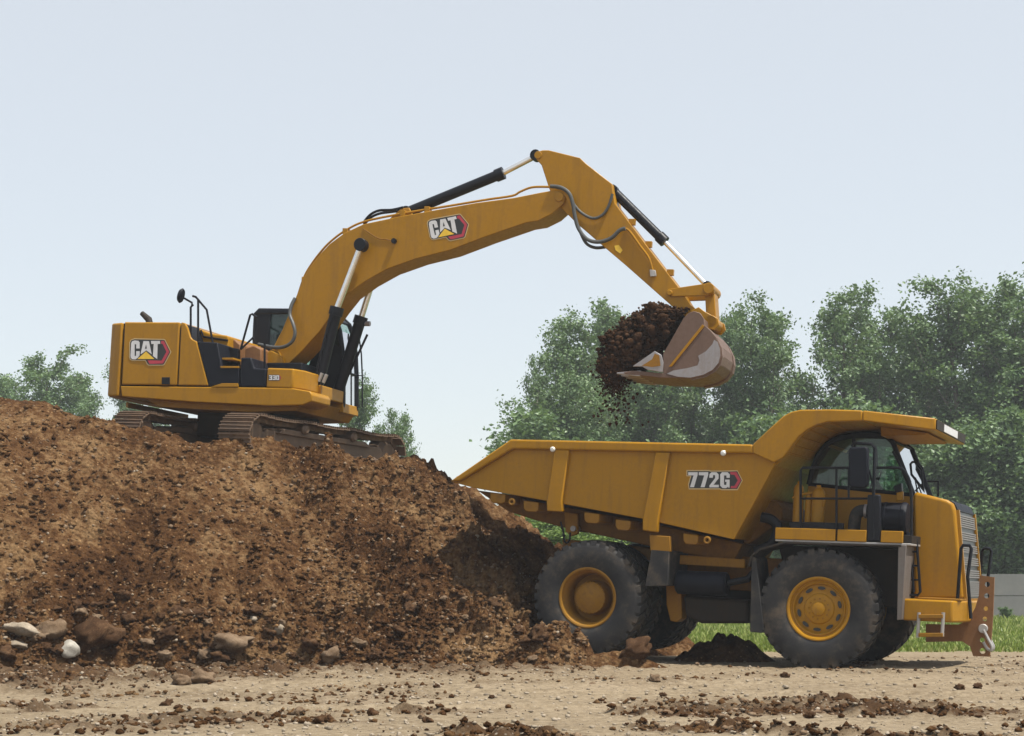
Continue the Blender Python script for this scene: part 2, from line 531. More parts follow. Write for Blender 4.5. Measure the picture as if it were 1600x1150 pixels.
def mound_base(X, Y):
    yt = lerp_tab(X, [(-16, 23.0), (-10.5, 24.2), (-8.5, 25.4), (-7, 26.8), (-5, 27.6), (-2, 27.9), (0, 28.1), (0.9, 28.3), (2, 28.6), (5, 29)])
    yt = yt + 0.9 * fbm(X * 0.8, Y * 0.15, 3, 13) + 0.5 * fbm(X * 2.6, Y * 0.3, 3, 14)
    yc = lerp_tab(X, [(-16, 30.5), (-9, 31.2), (-7, 31.2), (-5.2, 31.1), (-3.6, 31.6), (-2, 32.4), (-0.5, 33.4), (1, 34.6), (4, 36)])
    zc = lerp_tab(X, [(-16, 4.95), (-9.8, 4.72), (-8.4, 4.62), (-7.4, 4.42), (-6.5, 4.05), (-5.3, 3.92), (-3.6, 3.82), (-2.3, 3.76), (-1.6, 3.60), (-1.2, 3.38),
                      (-0.5, 2.88), (0.2, 2.50), (0.8, 2.12), (2.0, 1.25), (3.2, 0.45), (4.0, 0.0), (6, -0.3)])
    t = (Y - yt) / (yc - yt)
    s = np.where(t < 0, 0, t * (0.86 + 0.14 * np.clip(t, 0, 1)))
    k = 0.10
    s = -k * np.log(np.exp(-np.clip(s, -1, 3) / k) + np.exp(-1 / k))
    z = zc * np.clip(s, 0, 2)
    z = z * (1 - sstep(41, 49, Y))
    # level bench under the excavator, tipped as the machine is
    n = E_M.to_3x3() @ Vector((0, 0, 1))
    zp = EO.z - ((X - EO.x) * n.x + (Y - EO.y) * n.y) / n.z + 0.03
    d = np.hypot(X - EO.x, Y - EO.y)
    w = 1 - sstep(2.7, 3.9, d)
    front = sstep(-0.25, 0.35, Y - (yc - 0.15))
    z = z * (1 - w * front) + zp * w * front
    z = z + 0.10 * np.exp(-((Y - (yc + 0.05)) / 0.38) ** 2) * sstep(-8.2, -7.0, X) * (1 - sstep(-3.6, -2.6, X))
    # the truck has backed into the right end: a hollow left of its rear wheels
    ax, ay, bx, by = 0.05, 28.9, 1.75, 33.3
    L = math.hypot(bx - ax, by - ay)
    dl = -((X - ax) * (by - ay) - (Y - ay) * (bx - ax)) / L
    lim = 0.10 + 1.25 * np.maximum(0, dl + 0.05) + 0.25 * np.maximum(0, Y - 33.0) * 3.0
    k2 = 0.18
    lim2 = np.where(Y > 28.4, lim, 9)
    z = -k2 * np.log(np.exp(-np.clip(z, -3, 9) / k2) + np.exp(-np.clip(lim2, -3, 9) / k2)) + 0.0
    # loose spill in front of the rear wheel
    z = np.maximum(z, 0.55 * np.exp(-(((X - 0.55) / 0.75) ** 2 + ((Y - 28.15) / 0.42) ** 2)) - 0.03)
    z = np.maximum(z, 0.28 * np.exp(-(((X - 1.75) / 0.9) ** 2 + ((Y - 27.75) / 0.30) ** 2)) - 0.04)
    return z, t

xs = np.arange(-15.5, 4.6, 0.042)
ys = np.concatenate([np.arange(21.0, 34.2, 0.038), np.arange(34.25, 37, 0.12), np.arange(37.2, 50, 0.45)])
MX, MY = np.meshgrid(xs, ys)
mz, mt = mound_base(MX, MY)
mask = sstep(0.02, 0.45, mz)
track_flat = 1 - sstep(2.2, 3.1, np.hypot(MX - EO.x, MY - EO.y))
low = np.clip(1 - mt, 0, 1)
q1 = MX * 0.9 + 0.35 * MY; q2 = MY * 0.9 - 0.35 * MX
gully = fbm(q1 * 0.75, q2 * 0.22, 4, 3)
amp = mask * (1 - 0.75 * track_flat)
disp = 0.80 * gully * amp + 0.42 * fbm(MX * 1.3, MY * 1.3, 5, 9) * amp
WX = MX + 0.16 * fbm(MX * 4.5, MY * 4.5, 3, 15); WY = MY + 0.16 * fbm(MX * 4.5, MY * 4.5, 3, 16)
patch = sstep(-0.05, 0.12, fbm(MX * 0.6, MY * 0.6, 3, 21))
band = sstep(-0.09, 0.10, fbm(q1 * 0.55 + 4, q2 * 0.16, 3, 25))          # slides of fine soil between lumpy runs
band = np.clip(band + 0.7 * sstep(0.55, 0.95, low), 0, 1)
amp_s = amp
amp = amp * (0.52 + 0.70 * band)
disp += amp * (0.30 + 0.85 * low) * 0.40 * clods(WX / 0.52, WY / 0.52, 31, 0.42)
disp += amp * (0.45 + 0.6 * patch) * 0.27 * clods(WX / 0.27 + 5, WY / 0.27, 41, 0.55)
disp += amp * (0.5 + 0.5 * patch) * 0.21 * clods(WX / 0.14, WY / 0.14 + 3, 51, 0.6)
disp += amp * 0.16 * fbm(MX * 7, MY * 7, 4, 61, 0.65)
MXd = MX + 0.12 * disp
MYd = MY - 0.34 * disp * (1 - sstep(0.9, 1.2, mt))
MZ = mz + 0.85 * disp - 0.14 * (1 - sstep(0.0, 0.22, mz))
mound = grid_mesh('dirt_mound', MXd, MYd, MZ, MAT['soil'])
tag(mound, 'tall heap of loose brown soil and stones under the excavator', kind='structure')

def mound_z(x, y):
    i = int(np.clip(round((x - xs[0]) / 0.042), 0, len(xs) - 1))
    j = int(np.clip(np.searchsorted(ys, y), 0, len(ys) - 1))
    return float(MZ[j, i])

# ground
gx = np.concatenate([-np.geomspace(900, 9.2, 26), np.arange(-9, 11.01, 0.055), np.geomspace(11.3, 900, 26)])
gy = np.concatenate([np.array([-120, -40, -10, 2, 8, 11]), np.arange(12.5, 33, 0.05), np.geomspace(33.2, 2500, 46)])
GX, GY = np.meshgrid(gx, gy)
gm = sstep(-9.2, -8.6, GX) * (1 - sstep(10.3, 11, GX)) * sstep(12.2, 13, GY) * (1 - sstep(31.5, 33, GY))
spill = sstep(0.03, 0.16, fbm(GX * 0.55 + 3, GY * 0.9, 4, 71)) * (1 - 0.75 * sstep(17.5, 19.5, GY)) + np.exp(-(np.maximum(0, (26.6 - 0.72 * np.clip(-GX - 2.2, 0, 6)) - GY) / 1.1) ** 2) * (1 - sstep(-0.5, 2.5, GX)) * np.clip(0.75 + 2.6 * fbm(GX * 1.1, GY * 0.8, 4, 72), 0, 1.2)
for spx, spy, sw, sd in ((270, 1128, 0.95, 0.55), (400, 1118, 0.7, 0.35), (620, 1112, 0.9, 0.28), (150, 1140, 0.7, 0.5), (1430, 1118, 1.1, 0.35), (1300, 1098, 0.9, 0.3), (40, 1075, 1.2, 0.9)):
    sy = FPX * CAMH / (spy - HY); sx = (spx - CX) * sy / FPX
    spill = spill + 1.3 * np.exp(-(((GX - sx) / sw) ** 2 + ((GY - sy) / sd) ** 2)) * (0.55 + 1.2 * fbm(GX * 2.2, GY * 2.2, 3, 91))
spill = np.clip(spill, 0, 1)
gz = gm * (0.09 * fbm(GX * 0.45, GY * 0.45, 4, 81) + 0.03 * fbm(GX * 3, GY * 3, 4, 82))
gz += gm * 0.05 * spill * sstep(20, 22, GY)
gz += gm * (0.012 + 0.17 * spill) * clods(GX / 0.2, GY / 0.2, 83, 0.4) * 0.9
gz += gm * (0.012 + 0.035 * spill) * clods(GX / 0.1, GY / 0.1, 87, 0.5)
for ry, rd in ((18.6, 0.030), (20.9, 0.035), (23.6, 0.025)):          # old wheel ruts with pressed tread
    yy = ry + 0.35 * np.sin(GX * 0.22 + ry)
    w_ = np.exp(-((GY - yy) / 0.26) ** 4)
    gz -= gm * w_ * (rd + 0.010 * np.sign(np.sin((GX + 0.6 * np.abs(GY - yy)) * 2 * math.pi / 0.24)))
    gz += gm * 0.02 * np.exp(-((np.abs(GY - yy) - 0.36) / 0.10) ** 2)
def ground_mat():
    m, nt, bs, out = new_mat('compacted_gravel_ground')
    tc = nd(nt, 'ShaderNodeTexCoord'); v = tc.outputs['Object']
    big = noise(nt, 0.35, 6, 0.6, vec=v)
    fine = noise(nt, 9.0, 8, 0.75, vec=v)
    c = ramp(nt, big, [(0.36, (0.170, 0.127, 0.078)), (0.5, (0.235, 0.183, 0.117)), (0.66, (0.31, 0.246, 0.168))])
    c = mixc(nt, 0.68, c, ramp(nt, fine, [(0.3, (0.065, 0.045, 0.028)), (0.5, (0.24, 0.186, 0.120)), (0.72, (0.40, 0.33, 0.235))]))
    # brown soil where the attribute says earth was spilt
    at = nd(nt, 'ShaderNodeAttribute'); at.attribute_name = 'spill'
    c = mixc(nt, at.outputs['Fac'], c, ramp(nt, fine, [(0.3, (0.030, 0.015, 0.006)), (0.55, (0.068, 0.036, 0.016)), (0.8, (0.135, 0.082, 0.042))]))
    vo = nd(nt, 'ShaderNodeTexVoronoi'); vo.inputs['Scale'].default_value = 24.0; nt.links.new(v, vo.inputs['Vector'])
    sel = nd(nt, 'ShaderNodeSeparateColor'); nt.links.new(vo.outputs['Color'], sel.inputs[0])
    pk = ramp(nt, sel.outputs[0], [(0.72, 0.0), (0.78, 0.7)])
    dd = ramp(nt, vo.outputs['Distance'], [(0.20, 1.0), (0.36, 0.0)])
    mu = nd(nt, 'ShaderNodeMath', operation='MULTIPLY'); nt.links.new(pk, mu.inputs[0]); nt.links.new(dd, mu.inputs[1])
    c = mixc(nt, mu.outputs[0], c, ramp(nt, sel.outputs[1], [(0.2, (0.12, 0.098, 0.075)), (0.8, (0.33, 0.29, 0.235))]))
    # turf beyond the yard
    sx = nd(nt, 'ShaderNodeSeparateXYZ'); nt.links.new(v, sx.inputs[0])
    ad = nd(nt, 'ShaderNodeMath', operation='MULTIPLY_ADD'); nt.links.new(big, ad.inputs[0]); ad.inputs[1].default_value = 7.0; nt.links.new(sx.outputs['Y'], ad.inputs[2])
    gfac = nd(nt, 'ShaderNodeMapRange'); nt.links.new(ad.outputs[0], gfac.inputs[0])
    gfac.inputs[1].default_value = 38.5; gfac.inputs[2].default_value = 40.0
    c = mixc(nt, gfac.outputs[0], c, ramp(nt, fine, [(0.3, (0.055, 0.085, 0.018)), (0.7, (0.15, 0.19, 0.05))]))
    nt.links.new(c, bs.inputs['Base Color'])
    bs.inputs['Roughness'].default_value = 0.95
    bs.inputs['Specular IOR Level'].default_value = 0.15
    f2 = noise(nt, 30.0, 6, 0.72, vec=v)
    bump(nt, bs, f2, 0.9, 0.03)
    return m
ground = grid_mesh('ground', GX, GY, gz, ground_mat())
at = ground.data.attributes.new('spill', 'FLOAT', 'POINT')
at.data.foreach_set('value', (spill * gm).astype(np.float32).ravel())
tag(ground, 'tan gravel yard with spilt soil, grass beyond', kind='structure')

def ground_z(x, y):
    i = int(np.clip(np.searchsorted(gx, x), 0, len(gx) - 1)); j = int(np.clip(np.searchsorted(gy, y), 0, len(gy) - 1))
    return float(gz[j, i])
def surf_z(x, y):
    return max(ground_z(x, y), mound_z(x, y) if -15.4 < x < 4.5 and 21 < y < 49 else -9)

# ------------------------------------------------------------------ clods and stones
def rock_mesh(name, seed, mat, sub=2, rough=0.32, flat=0.8):
    bm = bmesh.new()
    bmesh.ops.create_icosphere(bm, subdivisions=sub, radius=1.0)
    r = random.Random(seed)
    planes = [(Vector((r.gauss(0, 1), r.gauss(0, 1), r.gauss(0, 1))).normalized(), r.uniform(0.55, 0.9)) for _ in range(7)]
    off = [r.uniform(0, 50) for _ in range(3)]
    from mathutils import noise as mn
    for v in bm.verts:
        p = v.co.copy()
        for n, d in planes:
            e = p.dot(n) - d
            if e > 0:
                p -= n * e * 0.85
        k = mn.fractal(p * 1.9 + Vector(off), 0.9, 2.1, 5) * rough
        p *= 1 + k
        p.z *= flat
        v.co = p
    me = bpy.data.meshes.new(name); bm.to_mesh(me); bm.free()
    me.polygons.foreach_set('use_smooth', [True] * len(me.polygons))
    me.materials.append(MAT[mat])
    return me
CLOD = [rock_mesh('soil_clod', 100 + i, 'clod', 3, 0.62) for i in range(6)]
DRY = [rock_mesh('dry_clod', 200 + i, 'drysoil', 3, 0.5) for i in range(4)]
STONE = [rock_mesh('stone', 300 + i, 'stone', 3, 0.24, 0.7) for i in range(4)]

def put_rock(me, name, x, y, r, label, cat, group=None, sink=0.35, sc=(1, 1, 1), z=None):
    o = bpy.data.objects.new(name, me)
    COL.objects.link(o)
    zz = surf_z(x, y) if z is None else z
    o.location = (x, y, zz + r * sc[2] * (0.75 - sink))
    o.rotation_euler = (random.uniform(-0.3, 0.3), random.uniform(-0.3, 0.3), random.uniform(0, 6.28))
    o.scale = (r * sc[0], r * sc[1], r * sc[2])
    tag(o, label, cat, group)
    return o
def on_ground(px, py, z=0.0):
    Yd = FPX * (CAMH - z) / (py - HY)
    return ((px - CX) * Yd / FPX, Yd)
def on_slope(px, py):
    """march the pixel's ray until it meets the heap or the ground"""
    Yd = 16.0
    while Yd < 48:
        x = (px - CX) * Yd / FPX; z = CAMH + (HY - py) * Yd / FPX
        if z <= surf_z(x, Yd):
            return x, Yd, z
        Yd += 0.03
    return None

named = [  # px, py, radius px, mesh, label, category, scale
    (38, 992, 30, ('s', 0), 'broad flat tan stone half buried at the foot of the heap', 'stone', (1.25, 0.9, 0.55)),
    (78, 1006, 24, ('d', 0), 'blocky grey-brown clod beside the broad flat stone', 'clod', (1, 1, 0.9)),
    (104, 1022, 18, ('w', 0), 'small whitish pointed stone leaning on the dark clod', 'stone', (1, 0.9, 0.95)),
    (148, 1010, 32, ('c', 0), 'largest dark brown clod at the foot of the heap', 'clod', (1.05, 1, 0.85)),
    (283, 1063, 16, ('d', 1), 'smaller of two tan clods lying side by side on the gravel', 'clod', (1, 1, 0.75)),
    (319, 1057, 20, ('d', 2), 'larger of two tan clods lying side by side on the gravel', 'clod', (1.1, 1, 0.75)),
    (359, 1012, 26, ('d', 3), 'rounded tan boulder of dried earth at the foot of the heap', 'clod', (1.1, 1, 0.8)),
    (436, 993, 12, ('s', 1), 'egg shaped grey stone sitting on the lower slope', 'stone', (0.9, 0.9, 1.0)),
    (520, 1026, 18, ('d', 1), 'tan clod at the foot of the heap above a bare gravel patch', 'clod', (1.1, 1, 0.8)),
    (485, 1022, 20, ('c', 3), 'brown clod wedged beside the tan clod at the toe', 'clod', (1, 1, 0.8)),
    (961, 1001, 27, ('c', 1), 'rounder of two large brown clods against the rear tyre', 'clod', (1.0, 0.9, 0.95)),
    (997, 1014, 25, ('c', 2), 'pointed one of two large brown clods against the rear tyre', 'clod', (1.15, 0.9, 0.85)),
    (1022, 1060, 9, ('d', 2), 'lone round brown clod on the open gravel', 'clod', (1, 1, 0.9)),
    (1228, 1072, 6, ('s', 2), 'small grey stone on the open gravel below the front tyre', 'stone', (1.2, 1, 0.7)),
]
WH = rock_mesh('white_stone', 407, 'whitestone', 3, 0.30, 1.0)
for px, py, rp, (k, i), lab, cat, sc in named:
    hit = on_slope(px, py + rp * 0.5)
    if hit is None:
        continue
    me = {'s': STONE, 'd': DRY, 'c': CLOD, 'w': [WH]}[k][i]
    r = rp * hit[1] / FPX
    put_rock(me, 'clod' if cat == 'clod' else 'stone', hit[0], hit[1] + 0.3 * r, r, lab, cat, None, 0.30, sc)

rr = random.Random(5)
cnt = 0
while cnt < 150:                                       # coarse lumps that rolled to the foot
    px = rr.uniform(5, 900); py = 940 + 95 * rr.random() ** 0.8
    if px > 780 and py < 985:
        continue
    h = on_slope(px, py)
    if h is None or h[2] > 1.6:
        continue
    rp = 5 + 10 * rr.random() ** 2.4
    kind = rr.random()
    if kind < 0.82:
        me, nm, lab, cat, grp = rr.choice(CLOD), 'clod', 'brown earth clod lying among others along the foot of the heap', 'clod', 'brown clods along the foot of the heap'
    elif kind < 0.97:
        me, nm, lab, cat, grp = rr.choice(DRY), 'clod', 'pale dried earth clod lying among others along the foot of the heap', 'clod', 'pale clods along the foot of the heap'
    else:
        me, nm, lab, cat, grp = rr.choice(STONE), 'stone', 'small pale stone lying among the clods along the foot of the heap', 'stone', 'pale stones along the foot of the heap'
    put_rock(me, nm, h[0], h[1], rp * h[1] / FPX, lab, cat, grp, 0.4, (rr.uniform(0.9, 1.3), rr.uniform(0.8, 1.1), rr.uniform(0.7, 1.0)))
    cnt += 1
for k in range(26):                                   # lumps strewn on the gravel
    px = rr.uniform(0, 1590) if k % 3 else rr.uniform(150, 740); py = rr.uniform(1048, 1146) if k % 3 else rr.uniform(1095, 1140)
    x, y = on_ground(px, py)
    put_rock(rr.choice(DRY + CLOD), 'clod', x, y, rr.uniform(0.035, 0.075), 'small earth clod strewn on the open gravel', 'clod', 'small clods strewn on the gravel', 0.35)

def pebble_soup(name, pts, sizes, mat, seed):
    """many tiny angular stones joined"""
    r = np.random.default_rng(seed)
    base = np.array([(1, 0, 0), (-1, 0, 0), (0, 1, 0), (0, -1, 0), (0, 0, 1), (0, 0, -1), (.6, .6, .6), (-.6, .6, .55), (.6, -.6, .5), (-.6, -.6, .6)], float)
    tri = np.array([(6, 0, 2), (6, 2, 4), (6, 4, 0), (7, 2, 1), (7, 1, 4), (7, 4, 2), (8, 3, 0), (8, 0, 4), (8, 4, 3), (9, 1, 3), (9, 3, 4), (9, 4, 1), (5, 2, 0), (5, 1, 2), (5, 3, 1), (5, 0, 3)])
    n = len(pts)
    V = base[None] * (1 + r.uniform(-0.3, 0.3, (n, 10, 1))) * sizes[:, None, None] * r.uniform(0.65, 1.25, (n, 1, 3)) * np.array([1, 1, 0.8])
    a = r.uniform(0, 6.28, n); ca, sa = np.cos(a), np.sin(a)
    x = V[..., 0] * ca[:, None] - V[..., 1] * sa[:, None]; y = V[..., 0] * sa[:, None] + V[..., 1] * ca[:, None]
    V = np.stack([x, y, V[..., 2]], -1) + pts[:, None, :]
    Fc = tri[None] + (np.arange(n) * 10)[:, None, None]
    me = soup_mesh(name, V.reshape(-1, 3), Fc.reshape(-1, 3), MAT[mat], True)
    o = bpy.data.objects.new(name, me); COL.objects.link(o)
    return o
def scatter_slope(n, seed, lo, hi, bias):
    r = np.random.default_rng(seed)
    P = []; S = []
    while len(P) < n:
        x = r.uniform(-11, 1.2); y = r.uniform(23.5, 33)
        i = int(round((x - xs[0]) / 0.042)); j = int(np.searchsorted(ys, y))
        if mz[j, i] < 0.03 or mt[j, i] > 1.12:
            continue
        if r.random() > (0.35 + bias * (1 - min(1, max(0, mt[j, i])))) * (0.45 + 0.55 * band[j, i]):
            continue
        s = lo + (hi - lo) * r.random() ** 3
        P.append((MXd[j, i], MYd[j, i], MZ[j, i] + 0.15 * s)); S.append(s)
    return np.array(P), np.array(S)
P, S = scatter_slope(13000, 1, 0.012, 0.075, 0.65)
tag(pebble_soup('slope_crumbs', P, S, 'soil', 1), 'crumbled brown soil lumps covering the slope of the heap', 'soil crumbs', kind='stuff')
P, S = scatter_slope(6500, 2, 0.009, 0.05, 0.5)
tag(pebble_soup('slope_gravel', P, S, 'drysoil', 2), 'pale gravel and dry crumbs scattered over the slope of the heap', 'gravel', kind='stuff')
P, S = scatter_slope(380, 3, 0.012, 0.045, 0.3)
tag(pebble_soup('slope_pebbles', P, S, 'stone', 3), 'small whitish pebbles scattered over the slope of the heap', 'pebbles', kind='stuff')
def scatter_ground(n, seed, lo, hi, only_spill):
    r = np.random.default_rng(seed)
    P = []; S = []
    while len(P) < n:
        y = 14 + 18.5 * r.random() ** 1.3; x = r.uniform(-0.34, 0.36) * y
        i = int(np.searchsorted(gx, x)); j = int(np.searchsorted(gy, y))
        if i >= len(gx) or j >= len(gy):
            continue
        if only_spill and spill[j, i] < r.random():
            continue
        s = lo + (hi - lo) * r.random() ** 3
        P.append((x, y, gz[j, i] + 0.2 * s)); S.append(s)
    return np.array(P), np.array(S)
P, S = scatter_ground(5200, 4, 0.008, 0.035, False)
tag(pebble_soup('yard_gravel', P, S, 'stone', 4), 'loose pale gravel scattered over the yard', 'gravel', kind='stuff')
P, S = scatter_ground(12000, 6, 0.007, 0.046, True)
tag(pebble_soup('spilt_soil', P, S, 'soil', 6), 'dark crumbled soil spilt beyond the foot of the heap', 'soil crumbs', kind='stuff')
P, S = scatter_ground(3600, 5, 0.010, 0.045, True)
tag(pebble_soup('spilt_crumbs', P, S, 'drysoil', 5), 'spilt brown soil crumbs on the yard', 'soil crumbs', kind='stuff')

def heap(name, cx, cy, rx, ry, h, mat, seed):
    n = 70
    u = np.linspace(-1.25, 1.25, n)
    A, B = np.meshgrid(u, u)
    r2 = A * A + B * B
    z = h * np.clip(1 - r2 ** 0.75, -0.3, 1)
    X = cx + A * rx; Y = cy + B * ry
    m_ = np.clip(z / h + 0.15, 0, 1)
    z = z + m_ * (0.5 * h * clods(X / 0.22, Y / 0.22, seed, 0.6) + 0.5 * h * fbm(X * 2.5, Y * 2.5, 4, seed) + 0.15 * h * clods(X / 0.09, Y / 0.09, seed + 4, 0.6)) - 0.03
    return grid_mesh(name, X, Y, z, MAT[mat])
x, y = on_ground(1140, 1030)
o = heap('soil_heap', 3.75, 30.6, 0.95, 0.55, 0.42, 'soil', 5)
tag(o, 'low heap of spilt brown soil between the front and rear wheels', 'soil heap')

# ------------------------------------------------------------------ boundary wall
MAT['concrete'] = paint('grey_concrete_panel', (0.185, 0.18, 0.18), 0.85, 0.3, (0.22, 0.20, 0.18), streak=False, spec=0.2)
wall = empty('boundary_wall', Matrix.Translation((4, 77, 0)))
tag(wall, 'grey concrete panel wall across the far side of the grass', 'wall')
pm = None
for i in range(18):
    for row in range(2):
        if pm is None:
            pm = MB().box(0.02, 2.36, 0, 0.10, 0.0, 0.955).mesh('wall_panel')
            pm.materials.append(MAT['concrete'])
        o = bpy.data.objects.new('panel', pm); COL.objects.link(o); o.parent = wall
        o.location = (i * 2.4, 0, row * 0.985)
    o = MB().box(-0.07 + i * 2.4, 0.07 + i * 2.4, -0.03, 0.14, 0, 2.0).build('post', 'concrete', wall)
# ------------------------------------------------------------------ dump truck
truck = empty('dump_truck', T_M)
tag(truck, 'yellow rigid dump truck with 772G on its body, backed against the heap', 'dump truck')
N = -1.85                                               # plane of the side facing the yard

def sprism(mb, pts, vpx, v0, v1):
    return mb.prism(T.P(pts, vpx), v0, v1)

# ---- dump body
side = T.P([(706, 753), (712, 748), (801, 692), (1178, 698), (1212, 723), (1147, 843), (1006, 811), (856, 783), (739, 762)], N)
mb = MB()
mb.prism(side, -1.85, -1.78); mb.prism(side, 1.78, 1.85)
fl = T.P([(708, 752), (739, 761), (856, 782), (1006, 810), (1147, 842)], N)
mb.sheet(fl, 0.10, -1.775, 1.775)                       # floor
fw = T.P([(1147, 842), (1211, 724)], N)
mb.sheet(fw, 0.09, -1.775, 1.775)                       # front wall
body = mb.build('dump_body', 'yellow', truck, 0.012)
belly = T.P([(745, 766), (794, 799), (837, 813), (880, 824), (1010, 852), (1145, 880), (1160, 850), (1147, 846), (1006, 815), (856, 787)], -1.1)
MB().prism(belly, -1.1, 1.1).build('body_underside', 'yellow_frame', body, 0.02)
# top rails
for s in (-1, 1):
    a = T.P([(706, 752.5), (801, 687), (1178, 695), (1180, 709), (804, 702), (722, 752)], N)
    MB().prism(a, s * 1.945 if s < 0 else 1.79, -1.79 if s < 0 else 1.945).build('top_rail', 'yellow', body, 0.03, 3)
    for rib in ([(869, 703), (892, 703.5), (880, 784), (881, 800), (857, 799), (856, 784)], [(1026.5, 707), (1049, 707.5), (1030, 816), (1029, 832), (1006, 829), (1006, 811)]):
        r_ = T.P(rib, N)
        MB().prism(r_, -1.93 if s < 0 else 1.80, -1.80 if s < 0 else 1.93).build('rib', 'yellow', body, 0.02)
for cx_, cy_ in ((776, 778), (828, 791), (923, 809), (972, 820), (1078, 842)):
    q = T.P([(cx_ - 12, cy_ - 9), (cx_ + 12, cy_ - 6), (cx_ + 11, cy_ + 6), (cx_ + 7, cy_ + 9), (cx_ - 8, cy_ + 8), (cx_ - 12, cy_ + 3)], N)
    MB().prism(q, -1.80, 1.80).build('cross_beam', 'yellow_dirty', body, 0.015)
for cx_, cy_ in ((800, 784), (1105, 844)):
    c = T.p3(cx_, cy_, -1.86)
    ring = [(c.x + 0.045 * math.cos(a), c.y, c.z + 0.045 * math.sin(a)) for a in [2 * math.pi * k / 14 for k in range(14)]]
    MB().tube(ring, 0.022, 8, closed=True).build('lifting_eye', 'yellow_dirty', body)
for cx_, cy_ in ((863.5, 702), (1130, 708)):
    c = T.p3(cx_, cy_, -1.95)
    MB().lathe([(0.0005, -0.03), (0.03, -0.028), (0.045, -0.012), (0.045, 0.02)], c, 16).build('marker_lamp', 'lamp', body)
# canopy wings and roof over the cab
wing = T.P([(1178, 695.5), (1205, 670), (1226, 651), (1238, 644.5), (1253, 641), (1300, 640.5), (1349, 642), (1349, 658), (1295, 660), (1278, 664.5), (1263, 672), (1250, 683), (1240, 696),
            (1232, 708), (1225, 716), (1211, 723.5), (1179, 709)], N)
canopy_mb = MB()
canopy_mb.prism(wing, -1.95, -1.78); canopy_mb.prism(wing, 1.78, 1.95)
arch = T.P([(1147, 843), (1200, 735), (1232, 708), (1240, 696), (1250, 683), (1263, 672), (1278, 664.5), (1295, 660), (1349, 658)], N)
canopy_mb.sheet(arch[1:], 0.05, -1.775, 1.775)
roof = T.P([(1190, 688), (1226, 652), (1253, 642), (1349, 643)], N)
canopy_mb.sheet(roof[::-1], 0.05, -1.775, 1.775)
canopy = canopy_mb.build('canopy', 'yellow', body, 0.02)
# visor: tapered front of the canopy
ru, rzt = T.p(1350, 642, N); _, rzb = T.p(1350, 658, N)
fu, fzt = T.p(1462, 653.5, -1.55); _, fzb = T.p(1462, 672, -1.55)
hx = MB().hexa([(ru, -1.94, rzb), (ru, 1.94, rzb), (fu, 1.55, fzb), (fu, -1.55, fzb), (ru, -1.94, rzt), (ru, 1.94, rzt), (fu, 1.55, fzt), (fu, -1.55, fzt)])
visor = hx.build('visor', 'yellow', body, 0.02)
# lower stiffener under the visor
mb = MB().hexa([(ru + .1, -0.9, rzb - .16), (ru + .1, 0.9, rzb - .16), (fu - .25, 1.0, fzb - .03), (fu - .25, -1.0, fzb - .03), (ru + .1, -1.0, rzb - .01), (ru + .1, 1.0, rzb - .01), (fu - .2, 1.05, fzb - .005), (fu - .2, -1.05, fzb - .005)])
mb.build('visor_stiffener', 'yellow_dirty', body, 0.01)
zc_ = (fzt + fzb) / 2
mb = MB().box(fu + 0.002, fu + 0.02, -1.50, 1.50, fzb + 0.02, fzt - 0.02)
pl = mb.build('visor_plate', 'darkmetal', body)
MB().box(fu + 0.022, fu + 0.03, -0.85, 0.55, fzb + 0.035, fzt - 0.035).build('visor_sign', 'dwhite', body)
# rear hinge
hq = T.P([(882, 800), (903, 803), (903, 834), (892, 838), (884, 830)], -1.3)
MB().prism(hq, -1.32, -1.22).build('hinge_bracket', 'yellow_dirty', truck, 0.01)
MB().prism(hq, 1.22, 1.32).build('hinge_bracket', 'yellow_dirty', truck, 0.01)
c = T.p3(896, 826, -1.33)
MB().cyl((c.x, 0, c.z), 0.05, -1.36, 1.36, 16).build('hinge_pin', 'steel', truck)
hk = [T.p3(x, y, -1.5) for x, y in ((876, 815), (880, 830), (882, 845), (886, 848), (890, 843), (891, 832))]
MB().tube(smooth_path(hk), 0.018, 6).build('tow_hook', 'black', truck)

# ---- chassis
u0, _ = T.p(868, 850, -0.6)
def chas(name, pts, vpx, v0, v1, mat='yellow_frame', bev=0.015, par=truck):
    return MB().prism(T.P(pts, vpx), v0, v1).build(name, mat, par, bev)
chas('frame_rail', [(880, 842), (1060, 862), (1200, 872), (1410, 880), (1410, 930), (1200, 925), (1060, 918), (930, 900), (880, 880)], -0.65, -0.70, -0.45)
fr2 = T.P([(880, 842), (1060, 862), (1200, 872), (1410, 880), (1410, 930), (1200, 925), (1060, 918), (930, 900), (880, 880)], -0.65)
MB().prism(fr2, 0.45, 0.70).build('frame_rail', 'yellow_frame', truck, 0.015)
chas('hoist_beam', [(1047, 866), (1165, 874), (1165, 888), (1047, 881)], -1.2, -1.25, -1.05, 'yellow_dirty')
chas('suspension_strut', [(1042, 880), (1066, 884), (1068, 966), (1060, 972), (1050, 970), (1044, 945)], -1.05, -1.15, -0.85, 'yellow_dirty')
chas('fuel_tank', [(1070, 930), (1172, 938), (1172, 974), (1098, 974), (1074, 962)], -1.1, -1.2, 1.2, 'darkmetal', 0.05)
chas('transmission', [(1062, 890), (1230, 900), (1230, 955), (1062, 950)], -0.4, -0.42, 0.42, 'darkmetal', 0.05)
chas('engine_block', [(1215, 852), (1425, 856), (1425, 950), (1240, 945)], -0.9, -0.9, 0.9, 'darkmetal', 0.04)
a = T.p3(1058, 911, -1.45); b = T.p3(1137, 911, -1.45)
MB().lathe([(0.0005, a.x), (0.17, a.x), (0.20, a.x + 0.03), (0.20, b.x - 0.03), (0.17, b.x), (0.0005, b.x)], (0, -1.45, (a.z + b.z) / 2), 28, 'x').build('hydraulic_tank', 'plastic', truck)
